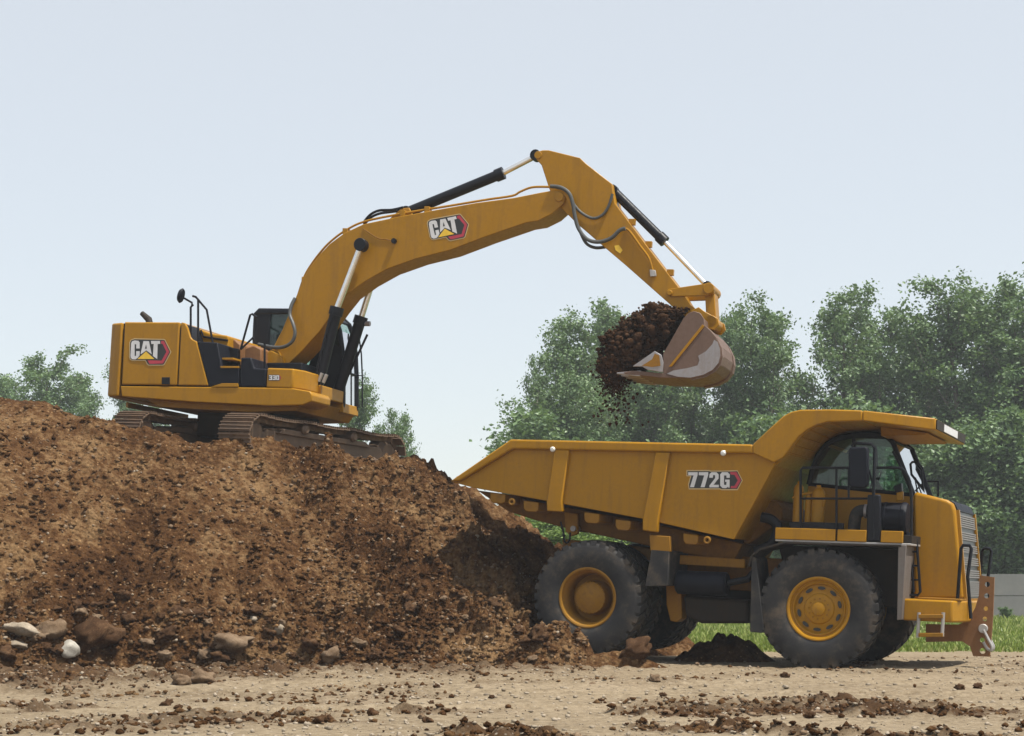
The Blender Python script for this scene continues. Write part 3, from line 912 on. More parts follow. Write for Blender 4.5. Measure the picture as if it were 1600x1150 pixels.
MB().tube([T.p3(1137, 911, -1.45), T.p3(1168, 905, -1.4), T.p3(1190, 880, -1.2)], 0.06, 10).build('air_pipe', 'black', truck)
for (v0, v1) in ((-1.86, -0.78), (0.78, 1.86)):
    q = T.P([(1015, 836), (1047, 838), (1048, 862), (1016, 860)], N)
    MB().prism(q, v0, v0 + 0.1 if v0 < 0 else v1).build('mudflap_bracket', 'yellow_dirty', truck, 0.01)
    q = T.P([(1018, 858), (1046, 861), (1043, 915), (1008, 916)], N)
    MB().prism(q, v0, v1).build('mudflap', 'rubber', truck, 0.01)
for s in (-1, 1):
    q = T.P([(1175, 868), (1182, 872), (1194, 985), (1190, 989), (1172, 987)], N)
    MB().prism(q, -1.87 if s < 0 else 1.15, -1.15 if s < 0 else 1.87).build('mudflap', 'rubber', truck, 0.01)
    fe = T.P([(1169, 885), (1174, 868), (1188, 857), (1226, 846.5), (1300, 849), (1409, 851)], N)
    MB().sheet(fe[::-1], 0.035, -1.90 if s < 0 else 1.15, -1.15 if s < 0 else 1.90).build('fender', 'plastic' if s > 0 else 'darkmetal', truck, 0.008)
q = T.P([(1404, 851), (1417, 852), (1409, 968), (1402, 969)], N)
MAT['dullplate'] = paint('dull_grey_plate', (0.13, 0.115, 0.105), 0.55, 0.5, (0.10, 0.06, 0.04))
MB().prism(q, -1.88, -1.2).build('fender_plate', 'dullplate', truck, 0.008)

# axles
rc = Vector((0, 0, 0.99)); fc_u = T.p(1278, 951, -1.86)[0]
MB().lathe([(0.30, -1.3), (0.34, -0.7), (0.48, -0.3), (0.48, 0.3), (0.34, 0.7), (0.30, 1.3)], (0, 0, 0.99), 24).build('rear_axle', 'darkmetal', truck)
MB().cyl((fc_u, 0, 0.99), 0.16, -1.4, 1.4, 20).build('front_axle', 'darkmetal', truck)

# ---- wheels
def tyre_mesh(R, Wd, rim):
    h = Wd / 2
    mb = MB()
    prof = [(rim, -h * 0.86), (rim + 0.03, -h * 0.95), (rim + 0.12, -h * 1.03), (R - 0.24, -h * 1.06), (R - 0.13, -h * 1.03), (R - 0.075, -h * 0.97), (R - 0.05, -h * 0.86), (R - 0.04, -h * 0.5),
            (R - 0.04, 0), (R - 0.04, h * 0.5), (R - 0.05, h * 0.86), (R - 0.075, h * 0.97), (R - 0.13, h * 1.03), (R - 0.24, h * 1.06), (rim + 0.12, h * 1.03), (rim + 0.03, h * 0.95), (rim, h * 0.86)]
    mb.lathe(prof, (0, 0, 0), 72)
    nl = 34
    for s in (-1, 1):
        for k in range(nl):
            a0 = 2 * math.pi * (k + (0.25 if s > 0 else -0.25)) / nl
            da = 2 * math.pi / nl * 0.31
            sk = 0.55 * 2 * math.pi / nl
            pts = []
            def P3(r, a, v): return (r * math.cos(a), v, r * math.sin(a))
            # block from shoulder to near the middle, skewed; shoulder end wraps down the sidewall
            v_o, v_i = s * h * 1.01, s * h * 0.10
            ro, ri = R - 0.02, R
            b = [P3(R - 0.12, a0 - da, v_o), P3(R - 0.12, a0 + da, v_o), P3(R - 0.06, a0 + da + sk, v_i), P3(R - 0.06, a0 - da + sk, v_i)]
            t = [P3(ro, a0 - da, s * h * 0.97), P3(ro, a0 + da, s * h * 0.97), P3(ri, a0 + da + sk, v_i), P3(ri, a0 - da + sk, v_i)]
            mb.hexa(b + t)
    return mb.mesh('tyre', 40)
TY = tyre_mesh(0.99, 0.56, 0.50); TY.materials.append(MAT['rubber'])

def rim_front():
    mb = MB()
    mb.lathe([(0.50, 0.22), (0.50, -0.22), (0.52, -0.262), (0.50, -0.272), (0.475, -0.262), (0.462, -0.22), (0.455, -0.205), (0.44, -0.20), (0.425, -0.215), (0.41, -0.21), (0.40, -0.17), (0.385, -0.155),
              (0.30, -0.165), (0.25, -0.175), (0.235, -0.20), (0.20, -0.215), (0.12, -0.225), (0.105, -0.25), (0.06, -0.26), (0.0005, -0.26)], (0, 0, 0), 56)
    return mb
def rim_rear():
    mb = MB()
    mb.lathe([(0.50, 0.22), (0.50, -0.22), (0.52, -0.262), (0.50, -0.272), (0.475, -0.262), (0.462, -0.22), (0.45, -0.20), (0.43, -0.17), (0.415, 0.0), (0.40, 0.14), (0.33, 0.17), (0.30, 0.16),
              (0.285, 0.05), (0.275, -0.10), (0.262, -0.125), (0.20, -0.14), (0.17, -0.155), (0.0005, -0.16)], (0, 0, 0), 56)
    for k in range(24):
        a = 2 * math.pi * k / 24
        mb.cyl((0.262 * math.cos(a), 0, 0.262 * math.sin(a)), 0.016, -0.145, -0.11, 6)
    return mb
def wheel(name, c, front, outer, par, flip=False):
    w = bpy.data.objects.new(name, TY)
    COL.objects.link(w); w.parent = par
    w.location = c
    w.rotation_euler = (0, random.uniform(0, 6.28), math.pi if flip else 0)
    if outer:
        rm = (rim_front() if front else rim_rear()).build('rim', 'yellow_dirty' if not front else 'yellow', w)
        if front:
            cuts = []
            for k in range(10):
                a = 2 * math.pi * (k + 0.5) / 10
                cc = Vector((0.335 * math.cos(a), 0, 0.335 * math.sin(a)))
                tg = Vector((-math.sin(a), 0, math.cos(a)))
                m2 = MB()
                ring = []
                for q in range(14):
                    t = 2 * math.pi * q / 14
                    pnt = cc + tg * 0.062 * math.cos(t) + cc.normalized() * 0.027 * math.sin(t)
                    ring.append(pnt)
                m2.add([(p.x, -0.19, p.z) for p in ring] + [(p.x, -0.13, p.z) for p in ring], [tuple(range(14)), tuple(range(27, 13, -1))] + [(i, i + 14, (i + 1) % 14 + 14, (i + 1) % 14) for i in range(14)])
                m2.build('hand_hole_shade', 'dblack', rm)  # solid black oval paints the dark inside of a hand hole; nothing is cut
        if front:
            m2 = MB()
            for k in range(12):
                a = 2 * math.pi * k / 12
                m2.cyl((0.165 * math.cos(a), 0, 0.165 * math.sin(a)), 0.014, -0.235, -0.20, 6)
            m2.build('wheel_bolts', 'yellow_dirty', rm)
    return w
wheel('front_wheel', (fc_u, -1.58, 0.99), True, True, truck)
wheel('front_wheel', (fc_u, 1.58, 0.99), True, True, truck, True)
wheel('rear_wheel', (0, -1.58, 0.99), False, True, truck)
wheel('inner_rear_wheel', (0, -0.96, 0.99), False, False, truck)
wheel('inner_rear_wheel', (0, 0.96, 0.99), False, False, truck)
wheel('rear_wheel', (0, 1.58, 0.99), False, True, truck, True)

# ---- deck
dz0, dz1 = T.p(1300, 845, N)[1], T.p(1300, 827, N)[1]
for x0, x1 in ((1212, 1306), (1309, 1354), (1377, 1411)):
    ua, ub = T.p(x0, 836, N)[0], T.p(x1, 836, N)[0]
    MB().box(ua, ub, -1.89, -1.80, dz0, dz1).build('deck_skirt', 'yellow', truck, 0.008)
ua, ub = T.p(1212, 836, N)[0], T.p(1424, 836, N)[0]
deck = MB().box(ua, ub, -1.86, 1.86, dz0 - 0.035, dz0 - 0.003).build('deck', 'galv', truck, 0.005)
MB().box(ua, ub, -1.79, 1.86, dz0, dz1 - 0.06).build('deck_floor', 'darkmetal', truck, 0.005)
MB().box(ua, ub, 1.80, 1.89, dz0, dz1).build('deck_skirt', 'yellow', truck, 0.008)

def rail(name, pts, v, r=0.022, mat='black', par=truck, sm=False):
    p = [T.p3(x, y, v) for x, y in pts]
    return MB().tube(smooth_path(p, 4) if sm else p, r, 8).build(name, mat, par)
hr = rail('handrail', [(1251, 842), (1251, 735), (1254, 731), (1330, 731)], -1.80)
rail('handrail_tube', [(1251, 779), (1362, 779)], -1.80, 0.018, par=hr)
rail('handrail_tube', [(1307, 842), (1307, 731)], -1.80, 0.020, par=hr)
rail('handrail_tube', [(1326, 779), (1326, 733)], -1.80, 0.018, par=hr)
rail('handrail', [(1370, 731), (1402, 731), (1412, 735), (1421, 750), (1424, 775), (1424, 842)], -1.62, 0.022, sm=True)
rail('handrail', [(1395, 705), (1412, 738), (1422, 752), (1425, 800)], -1.0, 0.022)
MB().box(T.p(1234, 820, -1.75)[0], T.p(1318, 820, -1.75)[0], -1.78, -1.70, T.p(1270, 826, -1.75)[1], T.p(1270, 816, -1.75)[1]).build('toe_board', 'black', truck, 0.005)
# mirror on its post
mp = rail('mirror_post', [(1365, 842), (1365, 775), (1367, 700), (1362, 694), (1334, 692.5), (1331, 698)], -1.84, 0.026)
q = T.P([(1356, 773), (1376, 773), (1377, 846), (1354, 846)], -1.82)
MB().prism(q, -1.86, -1.76).build('post_base', 'black', mp, 0.02)
q = T.P([(1330, 699), (1355, 698), (1358, 703), (1358, 757), (1354, 763), (1332, 763), (1327.5, 757), (1327, 704)], -1.86)
mir = MB().prism(q, -1.95, -1.82).build('mirror', 'plastic', mp, 0.03, 3)
rail('mirror_arm', [(1358, 735), (1362, 750), (1366, 765)], -1.84, 0.016, par=mp)
# air cleaner
aL = T.p3(1364, 809, -1.35); aR = T.p3(1419, 809, -1.35)
r_ = 24.5 / T.scale(1392, 809, -1.35)
ac = MB().lathe([(0.0005, aL.x), (r_ * 0.8, aL.x), (r_, aL.x + 0.03), (r_, aL.x + 0.18), (r_ * 1.03, aL.x + 0.19), (r_ * 1.03, aL.x + 0.22), (r_, aL.x + 0.23), (r_, aR.x - 0.1), (r_ * 1.04, aR.x - 0.09), (r_ * 1.04, aR.x - 0.04), (r_ * 0.95, aR.x), (r_ * 0.6, aR.x + 0.01), (0.0005, aR.x + 0.012)], (0, -1.35, aL.z), 36, 'x').build('air_cleaner', 'plastic', truck)
MB().tube(smooth_path([T.p3(1366, 800, -1.35), T.p3(1347, 798, -1.35), T.p3(1337, 806, -1.35), T.p3(1334, 832, -1.35)]), 0.10, 14).build('intake_elbow', 'rubber', truck)
MB().cyl((T.p(1355, 799, -1.35)[0], -1.35, T.p(1355, 799, -1.35)[1]), 0.115, -0.04, 0.0, 16, 'x').build('hose_clamp', 'steel', truck)
MB().tube([T.p3(1417, 832, -1.35), T.p3(1418, 848, -1.35), T.p3(1420, 858, -1.35)], 0.05, 10).build('dust_valve', 'plastic', truck)
# lamps by the cab front
q = T.P([(1398, 760), (1410, 755), (1411, 768), (1400, 770)], -0.9)
MB().prism(q, -1.0, -0.86).build('work_lamp', 'black', truck, 0.01)
q = T.P([(1402, 770), (1412, 768), (1412, 782), (1402, 783)], -0.9)
MB().prism(q, -0.98, -0.88).build('lamp_bracket', 'yellow', truck, 0.01)
# yellow accumulators
for cx_, y0, y1, rp in ((1246, 756, 818, 8), (1277, 762, 816, 10), (1262, 770, 816, 5)):
    a = T.p3(cx_, y1, -1.2); b = T.p3(cx_, y0, -1.2); rad = rp / 92
    MB().lathe([(0.0005, a.z), (rad, a.z), (rad, b.z - 0.08), (rad * 0.75, b.z - 0.03), (rad * 0.35, b.z), (rad * 0.35, b.z + 0.04), (0.0005, b.z + 0.04)], (a.x, -1.2, 0), 20, 'z').build('accumulator', 'yellow', truck)
MB().tube(smooth_path([T.p3(1238, 778, -1.25), T.p3(1256, 772, -1.25), T.p3(1280, 770, -1.25), T.p3(1288, 778, -1.25), T.p3(1286, 792, -1.25)]), 0.022, 8).build('brake_line', 'yellow', truck)
MB().tube(smooth_path([T.p3(1236, 824, -1.25), T.p3(1244, 808, -1.25), T.p3(1250, 790, -1.25)]), 0.018, 8).build('brake_line', 'yellow', truck)
q = T.P([(1170, 790), (1195, 778), (1212, 782), (1222, 795), (1222, 812), (1170, 850), (1160, 850)], -0.9)
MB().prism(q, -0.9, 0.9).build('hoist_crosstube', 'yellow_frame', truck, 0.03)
MB().tube(smooth_path([T.p3(1190, 808, -1.3), T.p3(1205, 812, -1.3), T.p3(1215, 825, -1.3), T.p3(1205, 850, -1.3), T.p3(1180, 862, -1.3)]), 0.085, 12).build('exhaust_hose', 'black', truck)

# ---- cab (stands on the far half of the deck)
CV0, CV1 = -0.35, 1.55
low = T.P([(1262, 757), (1428, 775), (1430, 846), (1262, 846)], CV0)
cab = MB().prism(low, CV0, CV1).build('cab', 'yellow', truck, 0.02)
outl = [(1263, 757), (1268, 735), (1277, 712), (1291, 694), (1310, 684), (1335, 679), (1366, 678), (1384, 682), (1394, 690), (1427, 774)]
ol = T.P(outl, CV0)
def pillar(name, pts, r, v):
    return MB().tube([(p[0], v, p[1]) for p in pts], r, 8).build(name, 'black', cab)
for v in (CV0 + 0.03, CV1 - 0.03):
    pillar('window_frame', ol, 0.045, v)
    pillar('window_frame', [ol[0], ol[-1]], 0.04, v)
    mid = T.P([(1333, 679), (1338, 764)], CV0)
    pillar('door_pillar', mid, 0.035, v)
    gp = [(p[0] * 0.999 + 0.0, p[1]) for p in ol]
    m_ = MB(); m_.prism(gp, v - 0.006, v + 0.006); m_.build('side_window', 'glass', cab)
top = T.P([(1291, 692), (1310, 682), (1335, 677), (1366, 676), (1384, 680), (1396, 690), (1384, 686), (1335, 684), (1300, 692)], CV0)
MB().prism(top, CV0 - 0.02, CV1 + 0.02).build('cab_roof', 'plastic', cab, 0.01)
# windscreen and back glass
w0, w1 = ol[8], ol[9]
mb = MB(); mb.add([(w0[0], CV0 + .07, w0[1]), (w0[0], CV1 - .07, w0[1]), (w1[0], CV1 - .07, w1[1]), (w1[0], CV0 + .07, w1[1])], [(0, 1, 2, 3)])
mb.build('windscreen', 'glass', cab)
MB().tube([(w1[0] + .03, .35, w1[1] + .02), ((w0[0] + w1[0]) / 2 + .05, .6, (w0[1] + w1[1]) / 2 - .1)], 0.012, 6).build('wiper', 'black', cab)
bk = T.P([(1266, 757), (1272, 722), (1290, 697), (1296, 700), (1279, 725), (1274, 757)], CV0)
MB().prism(bk, CV0 + 0.08, CV1 - 0.08).build('cab_back_wall', 'plastic', cab)
su, sz = T.p(1310, 760, 0.6)
MB().box(su - 0.2, su + 0.25, 0.5, 0.95, sz - 0.3, sz - 0.05).box(su - 0.28, su - 0.15, 0.5, 0.95, sz - 0.1, sz + 0.55).build('driver_seat', 'seat', cab, 0.04)
ring = [(su + 0.62 + 0.08 * math.sin(a), 0.72 + 0.19 * math.cos(a), sz + 0.12 + 0.17 * math.sin(a)) for a in [2 * math.pi * k / 18 for k in range(18)]]
MB().tube(ring, 0.018, 6, closed=True).build('steering_wheel', 'black', cab)
MB().tube([(su + 0.62, 0.72, sz + 0.12), (su + 0.8, 0.72, sz - 0.15)], 0.03, 8).build('steering_column', 'black', cab)
# far side mirror and grab rails in front of the screen
gm_ = rail('handrail', [(1443, 770), (1440, 735), (1430, 722), (1424, 722)], 1.0, 0.022)
rail('handrail_tube', [(1466, 776), (1466, 752), (1446, 752)], 1.6, 0.02, par=gm_)
q = T.P([(1440, 770), (1450, 728), (1446, 722), (1434, 722)], 1.5)
MB().tube([T.p3(1452, 772, 1.5), T.p3(1440, 730, 1.5), T.p3(1432, 722, 1.5), T.p3(1428, 728, 1.5)], 0.025, 8).build('handrail', 'black', truck)

MAT['slat'] = paint('grey_grille_slat', (0.16, 0.155, 0.15), 0.5, 0.3, streak=False)
# ---- hood, grille and bumper
HV = 1.0
hood = T.P([(1427, 770), (1433, 769), (1480, 781), (1489, 787), (1493, 798), (1505, 936), (1427, 936)], -HV)
hd = MB().prism(hood, -HV, HV).build('hood', 'yellow', truck, 0.05, 4)
(u1, z1), (u2, z2) = hood[4], hood[5]
nrm = Vector((z1 - z2, 0, u2 - u1)).normalized()
if nrm.x < 0: nrm = -nrm
dn = Vector((u2 - u1, 0, z2 - z1))
def gpt(t, v, off):
    p = Vector((u1, 0, z1)) + dn * t + nrm * off
    return (p.x, v, p.z)
def gbox(name, t0, t1, v0, v1, o0, o1, mat, par, bev=0.0):
    mb = MB().hexa([gpt(t1, v0, o0), gpt(t1, v1, o0), gpt(t1, v1, o1), gpt(t1, v0, o1), gpt(t0, v0, o0), gpt(t0, v1, o0), gpt(t0, v1, o1), gpt(t0, v0, o1)])
    return mb.build(name, mat, par, bev)
gr = gbox('grille_back', 0.0, 1.0, -0.86, 0.86, 0.002, 0.012, 'dblack', hd)
rows = [(0.04, 0.19), (0.235, 0.335), (0.38, 0.48), (0.525, 0.625), (0.67, 0.77), (0.80, 0.985)]
for a, b in rows:
    k = max(4, int((b - a) / 0.022))
    for q in range(k):
        t0 = a + (b - a) * q / k
        gbox('grille_slat', t0, t0 + (b - a) / k * 0.62, -0.84, 0.84, 0.013, 0.035, 'slat', gr)
gbox('grille_frame', -0.01, 1.0, 0.86, 0.93, 0.0, 0.05, 'yellow', gr)
gbox('grille_frame', -0.01, 1.0, -0.93, -0.86, 0.0, 0.05, 'yellow', gr)
cap = T.P([(1481, 780.5), (1490, 785), (1496, 798), (1492, 799), (1487, 788), (1479, 783)], -HV)
MB().prism(cap, -0.88, 0.88).build('hood_cap', 'plastic', hd, 0.01)
bz0, bz1 = T.p(1450, 971, -1.7)[1], T.p(1450, 937, -1.7)[1]
ua = T.p(1411, 950, -1.7)[0]; ub = T.p(1488, 950, -1.7)[0]; uc = T.p(1507, 940, -1.2)[0] + 0.05
bump_ = MB().plan([(ua, -1.7), (ub, -1.7), (uc, -1.25), (uc, 1.25), (ub, 1.7), (ua, 1.7)], bz0, bz1).build('bumper', 'yellow', truck, 0.03, 3)
MB().box(ua + 0.2, ub + 0.1, -1.55, 1.55, bz1 + 0.002, bz1 + 0.03).build('bumper_tread', 'yellow_dirty', truck, 0.005)
# grab rails on the bumper
for v in (-1.18, 1.18):
    ub_ = T.p(1503, 965, -1.18)[0]; zb_ = T.p(1503, 966, -1.18)[1]; zt_ = T.p(1503, 852, -1.18)[1]
    pth = [(ub_ - 0.09, v, zb_), (ub_ - 0.06, v, zt_ - 0.05), (ub_ - 0.03, v, zt_), (ub_ + 0.07, v, zt_), (ub_ + 0.10, v, zt_ - 0.05), (ub_ + 0.06, v, zt_ - 0.5), (ub_ + 0.14, v, zb_)]
    MB().tube(pth, 0.028, 8).build('grab_rail', 'black', truck)
ld = rail('ladder', [(1412, 930), (1434, 930), (1438, 925), (1432, 842), (1424, 838)], -1.30, 0.022)
rail('ladder_rail', [(1421, 850), (1428, 925)], -1.30, 0.02, par=ld)
for yy in (862, 884, 906):
    rail('rung', [(1424, yy), (1435, yy)], -1.30, 0.016, par=ld)
st = rail('step', [(1436, 957), (1434, 996)], -1.74, 0.028, 'galv')
rail('step_leg', [(1474, 957), (1472, 994)], -1.74, 0.028, 'galv', st)
for yy in (960, 989):
    q = T.P([(1436, yy), (1474, yy), (1474, yy + 6), (1436, yy + 6)], -1.74)
    MB().prism(q, -1.80, -1.62).build('step_tread', 'yellow_dirty', st, 0.006)
# rusty towing plates
tow = T.P([(1447, 975), (1498, 976), (1514, 968), (1524, 950), (1530, 930), (1531, 899), (1554, 902), (1552, 960), (1547, 1026), (1521, 1025), (1516, 1010), (1504, 1002), (1447, 1003)], -0.75)
for v in (-0.75,):
    tp_ = MB().prism(tow, v - 0.03, v + 0.03).build('tow_plate', 'rust', truck)
    cuts = []
    for hx_, hy_, hr_ in ((1543, 913, 4.0), (1542, 931, 4.0), (1540.5, 951, 3.6), (1539, 967, 3.6), (1535, 1000, 3.8), (1535.5, 1017, 4.6)):
        c = T.p3(hx_, hy_, -0.75)
        cuts.append(MB().tube([(c.x, v - 0.1, c.z), (c.x, v + 0.1, c.z)], hr_ / 95, 16))
    cut(tp_, cuts)
    c = T.p3(1537, 982, -0.75)
    sh = MB().cyl((c.x, v, c.z), 0.075, -0.10, 0.10, 16).build('shackle_pin', 'galv', truck, 0.01)
    loop = smooth_path([T.p3(1538, 984, -0.75), T.p3(1545, 998, -0.75), T.p3(1551, 1010, -0.75), T.p3(1549, 1016, -0.75), T.p3(1543, 1013, -0.75), T.p3(1537, 1003, -0.75)])
    for dv in (-0.09, 0.09):
        MB().tube([(p.x, v + dv * (1 if i < len(loop) * 0.6 else 0.6), p.z) for i, p in enumerate(loop)], 0.024, 8).build('shackle_bow', 'galv', sh)

# ---- lettering
def decal(fr, polys, v, par, name, M):
    """polys: list of (mat, [pixel points], layer)"""
    for mat, pts, layer in polys:
        pts2 = [M(x, y) for x, y in pts]
        off = v - 0.003 - 0.002 * layer
        MB().flat(fr.P(pts2, off), off).build(name, mat, par, smooth=0)
Z772 = lambda x, y: (1065 + x / 16.0, 725 + y / 16.0)
seven = [(165, 205), (400, 205), (400, 270), (310, 580), (210, 580), (300, 285), (165, 280)]
P772 = [
    ('dpale', [(120, 150), (690, 150), (730, 165), (960, 165), (1400, 155), (1530, 410), (1400, 655), (1000, 655), (950, 635), (180, 635), (160, 510), (215, 310), (120, 305)], 0),
    ('dblack', [(145, 178), (690, 178), (725, 190), (960, 190), (1390, 182), (1505, 410), (1390, 625), (1000, 625), (950, 606), (195, 606), (185, 510), (245, 290), (145, 285)], 1),
    ('dwhite', seven, 2), ('dwhite', [(x + 265, y) for x, y in seven], 2),
    ('dwhite', [(690, 340), (700, 250), (750, 205), (870, 205), (925, 260), (925, 360), (800, 520), (930, 520), (930, 585), (695, 585), (695, 540), (840, 350), (835, 280), (790, 275), (780, 345)], 2),
    ('dwhite', [(965, 260), (1010, 205), (1150, 205), (1205, 260), (1205, 345), (1125, 345), (1120, 285), (1060, 285), (1060, 520), (1115, 525), (1125, 450), (1090, 445), (1090, 390), (1200, 390), (1200, 590), (1170, 590), (1160, 570), (1110, 605), (1020, 600), (965, 540)], 2),
    ('dred', [(1212, 200), (1370, 200), (1485, 410), (1370, 605), (1225, 605), (1235, 550), (1320, 550), (1405, 410), (1320, 270), (1230, 265)], 2)]
decal(T, P772, N, body, 'model_lettering', Z772)
# ------------------------------------------------------------------ excavator
exc = empty('excavator', E_M)
tag(exc, 'yellow crawler excavator with 330 on its side, digging from the top of the heap', 'excavator')
B = -1.50                                               # plane of the machine's right side
def ep(name, pts, vpx, v0, v1, mat='yellow', bev=0.012, par=exc, seg=2):
    return MB().prism(E.P(pts, vpx), v0, v1).build(name, mat, par, bev, seg)
def etube(name, pts, v, r, mat='black', par=exc, n=8, sm=False):
    p = [E.p3(x, y, v) for x, y in pts]
    return MB().tube(smooth_path(p, 5) if sm else p, r, n).build(name, mat, par)

# ---- undercarriage: both tracks stand at an angle to the boom
TRK = 75.0
def track(side):
    L, H, wd = 2.04, 0.80, 0.74                          # half wheel distance, height, shoe width
    R_ = 0.34; zc = 0.42
    fr = MB()
    fr.prism([(-1.85, 0.28), (1.85, 0.28), (1.92, 0.36), (1.75, 0.52), (-1.75, 0.55), (-1.92, 0.42)], -0.20, 0.20)
    fr.prism([(-1.5, 0.50), (1.4, 0.48), (1.2, 0.58), (-1.3, 0.60)], -0.26, 0.26)
    fr.prism([(-1.9, 0.15), (1.9, 0.15), (1.9, 0.28), (-1.9, 0.28)], -0.27, 0.27)
    f = fr.build('crawler_track', 'trackmetal', exc, 0.015)
    f.rotation_euler = (0, 0, math.radians(TRK))
    nrm = Vector((math.sin(math.radians(TRK)), -math.cos(math.radians(TRK)), 0))
    f.location = nrm * 1.36 * side + Vector((0.27, 0, -0.10))
    for cx_, nm in ((-L, 'sprocket'), (L, 'idler')):
        MB().lathe([(0.0005, -0.20), (0.20, -0.20), (0.24, -0.15), (0.30, -0.12), (0.31, -0.06), (0.31, 0.06), (0.30, 0.12), (0.24, 0.15), (0.20, 0.20), (0.0005, 0.20)], (cx_, 0, zc), 28).build(nm, 'trackmetal', f)
    for q in range(8):
        MB().lathe([(0.0005, -0.25), (0.07, -0.25), (0.12, -0.2), (0.12, -0.08), (0.09, -0.07), (0.09, 0.07), (0.12, 0.08), (0.12, 0.2), (0.07, 0.25), (0.0005, 0.25)], (-1.55 + q * 0.443, 0, 0.20), 16).build('track_roller', 'trackmetal', f)
    for q in (-0.75, 0.75):
        MB().lathe([(0.0005, -0.34), (0.06, -0.34), (0.10, -0.3), (0.10, 0.3), (0.06, 0.34), (0.0005, 0.34)], (q, 0, 0.64), 16).build('carrier_roller', 'trackmetal', f)
    # shoe: plate with three grousers and link blocks inside
    sh = MB().box(-0.097, 0.097, -wd / 2, wd / 2, 0, 0.022)
    for gx_ in (-0.07, 0.0, 0.07):
        sh.box(gx_ - 0.008, gx_ + 0.008, -wd / 2, wd / 2, 0.022, 0.055)
    for gy_ in (-0.13, 0.13):
        sh.box(-0.10, 0.10, gy_ - 0.03, gy_ + 0.03, -0.085, -0.001)
    me = sh.mesh('track_shoe'); me.materials.append(MAT['trackmetal'])
    per = 4 * L + 2 * math.pi * R_
    n = int(round(per / 0.205))
    for k in range(n):
        s = per * k / n
        if s < 2 * L:                                   # top run, sagging between the rollers
            x = -L + s; sag = 0.035 * abs(math.sin(math.pi * (x + L) / (2 * L) * 3)); p = (x, 0, zc + R_ - sag); a = 0
        elif s < 2 * L + math.pi * R_:
            a = (s - 2 * L) / R_; p = (L + R_ * math.sin(a), 0, zc + R_ * math.cos(a))
        elif s < 4 * L + math.pi * R_:
            x = L - (s - 2 * L - math.pi * R_); a = math.pi; p = (x, 0, zc - R_)
        else:
            a = math.pi + (s - 4 * L - math.pi * R_) / R_; p = (-L + R_ * math.sin(a), 0, zc + R_ * math.cos(a))
        o = bpy.data.objects.new('track_shoe', me); COL.objects.link(o); o.parent = f
        o.location = p; o.rotation_euler = (0, a, 0)
    return f
track(1); track(-1)
tr = math.radians(TRK)
car = MB().box(-0.75, 0.75, -0.95, 0.95, 0.35, 0.86).build('undercarriage', 'darkmetal', exc, 0.05)
car.rotation_euler = (0, 0, tr); car.location = (0.15, 0, 0)
MB().lathe([(0.0005, 0.84), (0.72, 0.84), (0.72, 0.98), (0.64, 1.0), (0.64, 1.1), (0.0005, 1.1)], (0, 0, 0), 40, 'z').build('swing_bearing', 'darkmetal', exc)

# ---- upper structure
dk = ep('revolving_frame', [(188, 603), (416, 605.5), (457, 606.5), (484, 611), (488, 617), (487, 627), (472, 633), (420, 634), (300, 628), (190, 619.5)], B, -1.50, -0.62, 'yellow', 0.02)
ep('revolving_frame', [(190, 605), (416, 607), (440, 607), (440, 633), (420, 634), (300, 628), (192, 619.5)], B, -0.62, 1.30, 'yellow', 0.02)
low = E.P([(200, 610), (300, 616), (420, 622), (468, 622), (455, 640), (380, 642), (240, 634)], B)
MB().prism(low, -1.30, 1.30).build('belly_plate', 'yellow_dirty', exc, 0.01)
for xx in (202, 255, 300, 352):
    a = E.p(xx, 626, -1.2)
    MB().box(a[0] - 0.02, a[0] + 0.02, -1.28, 1.2, a[1] - 0.14, a[1] - 0.04).build('belly_rib', 'yellow_dirty', exc)
# counterweight: rounded rear
u_r, z_b = E.p(162.5, 618, B); u_s = E.p(190, 560, B)[0]
z_t = E.p(178, 503.5, B)[1]; z_b = E.p(175, 619, B)[1]
pl_ = []
for k in range(13):
    a = math.pi / 2 * k / 12
    pl_.append((u_s - (u_s - u_r) * math.sin(a) ** 0.6 if k else u_s, -1.50 + 0.0))
rear = []
nC = 20
for k in range(nC + 1):
    v = -1.5 + 3.0 * k / nC
    e = abs(v) / 1.5
    rear.append((u_r - 0.16 * (1 - e ** 2) + 0.26 * max(0, (e - 0.86) / 0.14) ** 2.2, v))
cw = MB().plan([(u_s - 0.02, -1.5)] + rear + [(u_s - 0.02, 1.5)], z_b, z_t).build('counterweight', 'yellow', exc, 0.10, 5)
# engine housing with doors
ep('engine_housing', [(191, 504.5), (284, 504.5), (290, 507), (298, 530), (306, 534), (324, 602), (189, 602)], B, -1.465, 1.42, 'black', 0.02)
dz = ep('service_door', [(194.5, 503), (281, 503.3), (276, 602), (189.5, 601)], B, -1.50, -1.44, 'yellow', 0.03, seg=4)
p2 = ep('service_door', [(283, 503.4), (289, 504.6), (293, 512), (297, 526), (300, 530), (307, 533.5), (325, 602.3), (278, 602)], B, -1.50, -1.44, 'yellow', 0.02, seg=3)
ep('door_latch', [(253, 589.5), (265.5, 589.5), (265.5, 601), (253, 600.5)], B, -1.508, -1.498, 'black', 0.003, dz)
tpz = E.p(240, 503.3, B)[1]
ta, tb = E.p(193, 503, B)[0], E.p(284, 503, B)[0]
MB().box(ta, tb, -1.47, 1.45, tpz - 0.06, tpz - 0.005).build('engine_cover', 'yellow', exc, 0.03, 3)
MB().prism(E.P([(286, 504), (314, 514.5), (332, 522), (357, 525), (361, 527), (361, 575), (288, 575)], -0.85), -0.95, 0.85).build('engine_hood', 'yellow', exc, 0.03, 3)
MB().prism(E.P([(361, 530), (368, 531), (377, 539), (377, 575), (361, 575)], -0.7), -0.75, 0.5).build('valve_cover', 'rust', exc, 0.02)
etube('hood_handle', [(314, 516), (318, 526), (356, 532)], -0.97, 0.02, 'black', sm=False)
